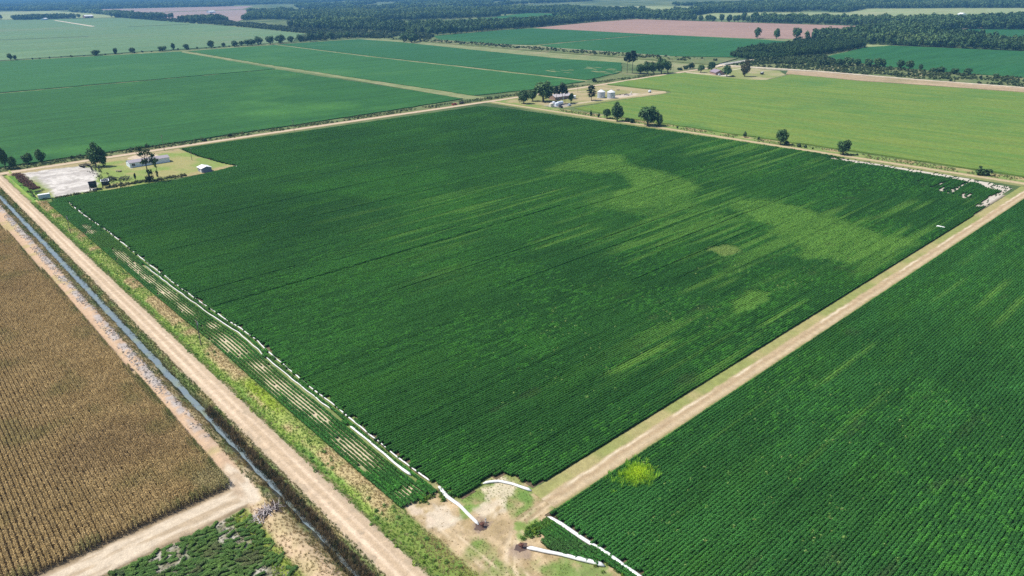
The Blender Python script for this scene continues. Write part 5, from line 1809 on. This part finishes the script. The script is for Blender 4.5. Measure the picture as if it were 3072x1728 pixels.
def tank(x, y, r, h, mat, label, lying=False, rz=0, ln=4.0):
    e = empty('storage_tank', (x, y, .05), rz)
    tag(e, label, 'tank')
    if lying:
        m = MB()
        m.tube((-ln / 2, 0, r + .3), (ln / 2, 0, r + .3), r, r, 20, False)
        for s in (-1, 1):
            m.tube((s * ln / 2, 0, r + .3), (s * (ln / 2 + r * .3), 0, r + .3), r, r * .55, 20)
        m.build('shell', mat, e, True)
        for s in (-1, 1):
            MB().box((s * ln * .3, 0, .3), (.3, r * 1.7, .7)).build('saddle', DARK, e)
        MB().tube((0, 0, 2 * r + .2), (0, 0, 2 * r + .55), .3, .3, 12).build('hatch', STEEL, e)
    else:
        MB().tube((0, 0, 0), (0, 0, h), r, r, 24, False).build('shell', mat, e, True)
        t = MB().tube((0, 0, h), (0, 0, h + r * .35), r, r * .25, 24).build('top', mat, e)
        MB().tube((0, 0, h + r * .33), (0, 0, h + r * .35 + .15), .28, .28, 12).build('hatch', STEEL, t)
        MB().tube((r * .7, -r * .75, .3), (r * .95, -r * 1.05, .3), .08, .08, 8).build('valve', DARK, e)


tank(406.2, 365.5, 1.9, 3.0, TANK, 'round cream storage tank left of the white tanks')
tank(411.5, 364.5, 1.6, 2.8, SKY_WHITE, 'upright white storage tank between the cream tank and the long tank')
tank(419, 367.5, 1.5, 3, SKY_WHITE, 'long white tank lying under the tall pines', True, R(8), 6.5)
tank(533, 355.4, 1.1, 2, SKY_WHITE, 'small white tank lying at the tip of the bin yard', True, R(10), 2.6)
tank(414.5, 371, 1.4, 2.8, SKY_WHITE, 'upright white tank half hidden behind the long tank')


def box_trailer(x, y, rz, ln, wd, ht, side, top, label, name='box_trailer'):
    e = empty(name, (x, y, .14), rz)
    tag(e, label, 'trailer')
    b = MB().box((0, 0, .55 + ht / 2), (ln, wd, ht), 0, (.98, .97)).build('body', side, e)
    MB().box((0, 0, .58 + ht), (ln + .06, wd + .06, .1), 0, (.97, .94)).build('roof', top, b)
    MB().box((ln / 2 + .02, 0, .55 + ht * .48), (.05, wd * .86, ht * .86)).build('rear_door', DARK, b)
    for s in (-.5, .5):
        for t in (-1, 1):
            wheel(e, s * .95, t * (wd / 2 - .02), .36, .24)
    MB().box((0, -wd / 2 - .12, .78), (2.3, .22, .08)).box((0, wd / 2 + .12, .78), (2.3, .22, .08)).build('mudguard', DARK, e)
    t = MB()
    for s in (-.5, .5):
        t.tube((-ln / 2, s, .5), (-ln / 2 - 1.2, 0, .5), .06, None, 6)
    t.tube((-ln / 2 - 1.2, 0, .5), (-ln / 2 - 1.2, 0, 0), .05, None, 6)
    t.build('drawbar', DARK, e)


box_trailer(9.9, 347.8, R(-6), 5.4, 2.3, 2.1, BLUEW, ROOF_W, 'pale blue box trailer at the corner of the gravel lot')
box_trailer(454.5, 383, R(40), 5.0, 2.4, 2.2, SKY_WHITE, ROOF_W, 'white camper trailer behind the farmhouse trees', 'camper_trailer')
box_trailer(735.5, 350.5, R(5), 4.8, 2.3, 2.1, DARK, ROOF_W, 'dark trailer with white roof on the mown lot')


def grain_cart(x, y, rz, rimmat, label):
    e = empty('grain_cart', (x, y, .14), rz, (1.4, 1.4, 1.4))
    tag(e, label, 'grain cart')
    l0, w0, l1, w1, z0, z1 = 1.2, .8, 2.0, 1.35, .75, 2.7
    v = []
    for (l, w, z) in ((l0, w0, z0), (l1, w1, 1.75), (l1, w1, z1), (l1 - .1, w1 - .1, z1), (l1 - .1, w1 - .1, 1.8), (l0 - .1, w0 - .1, z0 + .12)):
        v += [(-l, -w, z), (l, -w, z), (l, w, z), (-l, w, z)]
    f = [(3, 2, 1, 0)]
    for r_ in range(5):
        for i in range(4):
            j = (i + 1) % 4
            f.append((r_ * 4 + i, r_ * 4 + j, r_ * 4 + 4 + j, r_ * 4 + 4 + i))
    f.append((20, 21, 22, 23))
    hop = MB().add(v, f).build('hopper', DARK, e)
    rm = MB()
    for s in (-1, 1):
        rm.box((0, s * w1, z1 + .05), (2 * l1 + .2, .22, .12))
        rm.box((s * l1, 0, z1 + .055), (.22, 2 * w1 - .1, .12))
    rm.box((0, 0, z1 + .05), (.14, 2 * w1 - .2, .1))
    rm.build('top_rail', rimmat, hop)
    lg = MB()
    for a in (-1, 1):
        for b in (-1, 1):
            lg.tube((a * l1 * .9, b * w1 * .9, 1.75), (a * l1 * .8, b * w1 * .95, .2), .07, None, 6)
    lg.build('frame', DARK, e)
    for a in (-1, 1):
        for b in (-1, 1):
            wheel(e, a * 1.4, b * 1.2, .42, .3)
    MB().tube((-l1, 0, .45), (-l1 - 1.4, 0, .35), .08, None, 6).build('drawbar', DARK, e)


grain_cart(34.0, 350.6, R(80), DARK, 'all black grain cart at the back of the gravel lot')
grain_cart(40.4, 351.0, R(78), ROOF_W, 'black grain cart with white top rail beside the all black one')


def implement(x, y, rz, s, mat, seed, label, group=None, kind='disc'):
    rs = random.Random(seed)
    e = empty('disc_harrow' if kind == 'disc' else 'field_cultivator', (x, y, .12), rz, (s, s, s))
    tag(e, label, 'farm implement', group)
    fr = MB()
    for yy in (-1.6, -.5, .6, 1.6):
        fr.box((0, yy, .85), (4.2, .14, .16))
    for xx in (-1.9, -.7, .7, 1.9):
        fr.box((xx, 0, .99), (.12, 3.3, .12))
    for xx in (-1.2, 1.2):
        fr.tube((xx, -1.6, .95), (0, -3.0, .6), .07, None, 6)
    fr.tube((0, .2, 1.0), (0, -.9, 1.9), .07, None, 6)
    fr.tube((-1.6, 1.2, .95), (-1.2 + rs.uniform(-.3, .3), .4, 1.7), .06, None, 6)
    fr.build('frame', mat, e)
    for yy in (-1.3, 1.2):
        g = MB()
        for i in range(11):
            xx = -2.0 + i * .4
            if kind == 'disc':
                g.tube((xx, yy, .35), (xx + .05, yy + .02, .35), .34, .26, 10)
            else:
                g.tube((xx, yy, .85), (xx, yy + .35, .3), .03, None, 5)
                g.tube((xx, yy + .35, .3), (xx, yy + .1, .02), .03, .05, 5)
        g.tube((-2.1, yy, .36), (2.1, yy, .36), .05, None, 6)
        o = g.build('disc_gang' if kind == 'disc' else 'tine_row', mat, e)
        o['kind'] = 'stuff'
    for s_ in (-1, 1):
        wheel(e, s_ * .5, .2, .36, .22)


JUNK = 'rusty implements parked in a line by the gravel lot'
for i, (yy, kd) in enumerate(((421, 'disc'), (415, 'tine'), (409.5, 'disc'), (404, 'tine'), (398.5, 'disc'), (392.5, 'tine'), (387, 'disc'), (381.5, 'tine'), (376, 'disc'))):
    implement(10.0 + random.uniform(-.5, .5), yy, R(random.uniform(-25, 25)), .1 + 1.0, RUST, i, 'rusty %s, %s from the dirt road in the line left of the gravel lot' % ('disc harrow' if kd == 'disc' else 'cultivator', ORD[i]), JUNK, kd)
implement(10.4, 366, R(12), .8, DARK, 30, 'dark cultivator lying in weeds behind the box trailer', None, 'tine')
implement(45.0, 415, R(100), 1.5, DARK, 21, 'dark harrow farthest back at the right of the gravel lot', None, 'disc')
implement(48.2, 404, R(78), 1.6, DARK, 22, 'dark cultivator under the large tree by the lot', None, 'tine')
implement(46.6, 365, R(95), 1.5, DARK, 23, 'dark wide harrow next to the grain carts', None, 'disc')
implement(52.5, 360.5, R(60), 1.5, DARK, 24, 'dark cultivator with raised arms right of the grain carts', None, 'tine')
implement(505, 362, R(15), 1.0, DARK, 25, 'dark cultivator on the bin yard gravel', None, 'tine')


def auger(x, y, rz, ln, mat, label, lift=.0):
    e = empty('grain_auger', (x, y, .12), rz)
    tag(e, label, 'auger')
    MB().tube((-ln / 2, 0, .5), (ln / 2, 0, .7 + lift), .22, .22, 12).build('tube', mat, e, True)
    MB().box((-ln / 2, 0, .35), (1.0, .9, .6), 0, (1, 1), (.6, .6)).build('intake_hopper', mat, e)
    MB().tube((ln * .05, -.9, .45), (ln * .05, .9, .45), .06, None, 6).tube((ln * .05, -.9, .45), (ln * .2, 0, .65 + lift * .6), .05, None, 6).tube((ln * .05, .9, .45), (ln * .2, 0, .65 + lift * .6), .05, None, 6).build('undercarriage', DARK, e)
    for s in (-1, 1):
        wheel(e, ln * .05, s * .95, .36, .2)


auger(500, 366.5, R(-12), 11, DARK, 'dark grain auger lying left on the bin yard')
auger(503, 358.5, R(-14), 10, TRIM, 'white grain auger lying in front of the dark one')
auger(512, 362, R(25), 7, TRIM, 'raised white auger at the right of the bin yard', 1.6)


# small wagon on the lawn
def wagon(x, y, rz, label, deck, z=.14):
    e = empty('flat_wagon', (x, y, z), rz)
    tag(e, label, 'wagon')
    d = MB()
    for i in range(6):
        d.box((0, -.75 + i * .3, .72), (3.0, .27, .07))
    o = d.build('deck', deck, e)
    o['kind'] = 'stuff'
    MB().box((0, 0, .6), (2.9, .9, .14)).build('chassis', DARK, e)
    MB().tube((-1.5, 0, .5), (-2.8, 0, .3), .05, None, 6).build('drawbar', TRIM, e)
    for a in (-1, 1):
        for b in (-1, 1):
            wheel(e, a * 1.0, b * .75, .33, .2)


wagon(56.3, 385, R(-60), 'small wooden flat wagon on the lawn left of the white house', WOOD)
wagon(526.5, 390, R(5), 'small wooden wagon on the grass behind the grain bins', WOOD, .06)

# low fence of posts behind the gravel lot
fe = empty('fence', (0, 0, .1))
tag(fe, 'low weathered post fence along the back of the gravel lot', 'fence')
for i in range(16):
    fx = 15 + i * 1.15
    MB().box((fx, 346.2 - i * .11, .35), (.16, .16, .75), random.uniform(0, 1)).build('post', WOOD, fe)
for zz in (.35, .6):
    MB().tube((15, 346.2, zz), (32.2, 344.5, zz), .045, None, 5).build('rail', WOOD, fe)

# household clutter by the white house
st = MB()
for i in range(3):
    st.box((64.2, 388.6 - i * .02, .14 + i * .0), (1.7, .9, .1)) if i == 0 else None
st.build('concrete_step', CONC)
tag(bpy.data.objects['concrete_step'], 'pale concrete slab by the corner of the white house', 'slab')


# ---- utility poles
def pole(x, y, h, label, arm=True, z=0, rz=0.0):
    e = empty('utility_pole', (x, y, z), rz)
    tag(e, label, 'pole')
    MB().tube((0, 0, -.1), (0, 0, h), .16, .10, 9).build('shaft', POLE, e)
    if arm:
        a = MB().box((0, 0, h - .6), (.12, 2.2, .14)).build('crossarm', POLE, e)
        for s in (-.95, 0, .95):
            MB().tube((0, s, h - .53), (0, s, h - .33), .05, .04, 7).build('insulator', STEEL, a)
        MB().tube((.22, 0, h - 1.9), (.22, 0, h - 1.2), .19, .19, 10).build('transformer', STEEL, e)
    else:
        a = MB().tube((0, 0, h - .2), (.9, 0, h), .04, None, 6).build('lamp_arm', STEEL, e)
        MB().tube((.9, 0, h - .15), (.9, 0, h + .05), .2, .1, 9).build('lamp_head', STEEL, a)


pole(97, 429, 10.7, 'tall utility pole by the road behind the white house', True, .06, R(90))
pole(99.3, 384, 7.4, 'short yard light pole between the white house and soybeans', False, .1)
pole(5.6, 274, 8.2, 'utility pole on the verge, far one along the gravel road')
pole(7.2, 120.5, 8.6, 'utility pole on the verge, near one along the gravel road')
pole(675, 431, 9.5, 'utility pole by the dark grove on the dirt road', True, .06, R(90))
pole(487, 409, 9.0, 'utility pole in the drive of the bin farmstead', True, .05, R(90))
pole(192, 428.6, 8.8, 'utility pole by the dirt road right of the white house', True, .06, R(90))


# ---- white irrigation pipes (lay-flat polythene)
def lay_pipe(pts, label, r=.2, seed=1, z=.2, step=.8, dip=.36, zf=None):
    rs = np.random.RandomState(seed)
    p = np.array(pts, float)
    d = np.concatenate([[0], np.cumsum(np.hypot(*np.diff(p, axis=0).T))])
    t = np.arange(0, d[-1], step)
    x = np.interp(t, d, p[:, 0]) + (vnoise(t, t * 0, 4, seed) - .5) * .35
    y = np.interp(t, d, p[:, 1]) + (vnoise(t, t * 0 + 9, 4, seed) - .5) * .35
    rad = r * (1 - dip * .5 + dip * vnoise(t, t * 0 + 3, 3.5, seed + 5))
    rad[0] *= .4
    rad[-1] *= .4
    zz = z * (rad / r)
    o = MB().path([(x[i], y[i], zz[i] + .03) for i in range(len(t))], list(rad * 1.25), 8, .75).build('irrigation_pipe', PIPE, None, True)
    return tag(o, label, 'irrigation pipe', 'white lay-flat irrigation pipes')


py = list(range(331, 16, -6))
lay_pipe([(float(pipe_wave(v)), v) for v in py], 'longest white pipe, upper of two beside the end rows', .155, 1, .2)
lay_pipe([(float(pipe_wave(v)) - np.interp(v, [20, 60, 110, 205], [1.7, 1.6, 2.0, 1.6]), v) for v in range(205, 56, -5)], 'long white pipe, lower of two beside the end rows', .125, 2, .15)
lay_pipe([(float(pipe_wave(v)) - 1.7, v) for v in range(50, 20, -3)], 'short white pipe piece below the long lower pipe', .26, 3, .26)
lay_pipe([(19.6, 16.2), (18.9, 12.5), (18.9, 8.7), (18.7, 4.5), (18.3, .8)], 'curved white pipe running from the field corner to the hydrant', .32, 4, .25)
lay_pipe([(27.4, 10.4), (29, 9.6), (30.4, 8.6), (31.6, 6.2), (32.4, 3.6), (33.2, 1.3)], 'short curved white pipe at the bare patch by the lane', .28, 5, .22)
lay_pipe([(30.2, -6.9), (30.2, -9.2), (30.3, -16), (30.7, -22), (30.9, -30), (31.2, -46)], 'white pipe along the edge of the right soybean field', .34, 6, .34)
lay_pipe([(20.9, -10.2), (22.2, -12.2), (24, -15.2), (25.5, -18.2), (27.2, -21.2), (28.4, -24)], 'white pipe lying on bare soil nearest the camera', .34, 7, .28)
lay_pipe([(282, 7.4), (282.3, 2.8)], 'tiny white pipe end at the far field edge of the lane', .35, 8, .8)
lay_pipe([(12.4, 341.6), (12.7, 339.5), (13.8, 336.5), (16.4, 333.8), (17.6, 331.5)], 'white pipe tip curling at the far end of the end rows', .26, 9, .3)
lay_pipe([(111.6, 345.2), (112.4, 343.0)], 'tiny white pipe end at the field corner beyond the shed', .4, 10, .7)


# ---- hydrant at the end of the pipe
def hydrant(x, y, label):
    e = empty('irrigation_hydrant', (x, y, .03))
    tag(e, label, 'hydrant')
    MB().tube((0, 0, -.1), (0, 0, .75), .22, .22, 14).build('riser', RUST, e)
    MB().tube((0, 0, .75), (0, 0, .95), .34, .30, 14).build('cap', RUST, e)
    MB().tube((0, 0, .45), (-.1, .75, .38), .17, .2, 12).build('outlet', RUST, e)
    w = MB()
    for i in range(12):
        a, b = 2 * math.pi * i / 12, 2 * math.pi * (i + 1) / 12
        w.tube((math.cos(a) * .3, math.sin(a) * .3, 1.2), (math.cos(b) * .3, math.sin(b) * .3, 1.2), .03, None, 5)
    for i in range(3):
        a = 2 * math.pi * i / 3
        w.tube((0, 0, 1.2), (math.cos(a) * .3, math.sin(a) * .3, 1.2), .022, None, 5)
    w.tube((0, 0, .95), (0, 0, 1.22), .04, None, 6).build('hand_wheel', RUST, e)


hydrant(18.6, .2, 'rusty irrigation hydrant at the end of the curved pipe')
hydrant(20.4, -9.4, 'rusty irrigation hydrant beside the nearest white pipe')
mk = empty('marker_post', (19.9, .9, 0))
tag(mk, 'small white marker post beside the hydrant', 'marker')
MB().box((0, 0, .45), (.12, .12, .9)).build('post', TRIM, mk)
MB().box((0, -.08, .8), (.34, .04, .42)).build('plate', TRIM, mk)
for i, (cx_, cy_, rr) in enumerate(((18.5, .5, 1.5), (20.4, -9.2, 1.4))):
    pl = [(cx_ + math.cos(a * .35) * rr * (1 + .2 * math.sin(a * 1.7 + i)), cy_ + math.sin(a * .35) * rr * .8 * (1 + .2 * math.cos(a * 2.3))) for a in range(18)]
    sheet('wet_mud', pl, WET, -.2, .03 if i else .035, 'dark wet mud around the hydrant%s' % (' nearest the camera' if i else ''))


# ---- brush pile
def brush_pile():
    e = empty('brush_pile', (-11.6, 34.0, .1), R(15), (1.3, 1.3, 1.25))
    tag(e, 'pile of dead grey branches between dirt track and ditch', 'brush pile')
    rs = random.Random(4)
    for k in range(84):
        a = rs.uniform(0, 6.28)
        r0 = rs.uniform(0, 1.7)
        cx_, cy_ = math.cos(a) * r0 * 1.5, math.sin(a) * r0 * .8
        ln = rs.uniform(1.0, 3.4)
        d = rs.gauss(1.2, .7)
        tz = rs.uniform(-.25, .55)
        z = rs.uniform(.05, 1.1) * (1 - r0 / 2.3)
        m = MB()
        p0 = Vector((cx_ - math.cos(d) * ln / 2, cy_ - math.sin(d) * ln / 2, max(.02, z - tz * ln * .4)))
        p1 = Vector((cx_ + rs.uniform(-.2, .2), cy_ + rs.uniform(-.2, .2), z + .12))
        p2 = Vector((cx_ + math.cos(d) * ln / 2, cy_ + math.sin(d) * ln / 2, max(.05, z + tz * ln * .4)))
        r = rs.uniform(.025, .085)
        m.tube(p0, p1, r, r * .8, 5)
        m.tube(p1, p2, r * .8, r * .3, 5)
        if rs.random() < .6:
            m.tube(p1, p1 + Vector((rs.uniform(-.8, .8), rs.uniform(-.8, .8), rs.uniform(.1, .7))), r * .6, r * .2, 4)
        m.build('branch', BRANCH if rs.random() < .62 else DARK_BRANCH, e)


DARK_BRANCH = mat_plain('dark_branch', (.10, .075, .075), .9, .1, 0, .2, 3)
brush_pile()

# ---- bridge over the levee channel
br = empty('road_bridge', (788, 437.5, 0), R(1.5))
tag(br, 'pale concrete road bridge behind the grey roofed house', 'bridge')
MB().box((34, 0, 1.5), (68, 7.6, .6)).build('deck', CONC, br)
for s in (-1, 1):
    rl = MB().box((34, s * 3.65, 2.35), (66, .12, .32)).build('guard_rail', STEEL, br)
    for i in range(12):
        MB().box((2 + i * 5.8, s * 3.65, 2.0), (.18, .2, .6)).build('rail_post', STEEL, rl)
for i in range(4):
    MB().box((10 + i * 16, 0, .5), (.9, 6.4, 1.5)).build('pier', CONC, br)
sheet('bridge_ramp', [(770, 430.8), (788.2, 433.4), (788.2, 441.4), (770, 437.2)], PALER, -.2, .9, 'pale ramp up to the bridge')
sheet('levee_road', [(855, 434.5), (905, 445), (980, 470), (978, 476), (900, 452), (855, 442)], PALER, -.2, 1.2, 'pale road leaving the bridge towards the woods')

# ================================================================== AIR
hz = MB().box((6000, 11500, 53), (39800, 28800, 112)).build('haze', bpy.data.materials.new('haze_air'))
hm = hz.data.materials[0]
hm.use_nodes = True
hn = hm.node_tree.nodes
for q in list(hn):
    if q.type == 'BSDF_PRINCIPLED':
        hn.remove(q)
pv = hn.new('ShaderNodeVolumePrincipled')
pv.inputs['Color'].default_value = (.20, .54, 1.0, 1)
pv.inputs['Density'].default_value = .0001
pv.inputs['Anisotropy'].default_value = .0
hm.node_tree.links.new(pv.outputs[0], hn['Material Output'].inputs['Volume'])
tag(hz, 'thin blue summer haze over the farmland', 'haze', None, 'stuff')
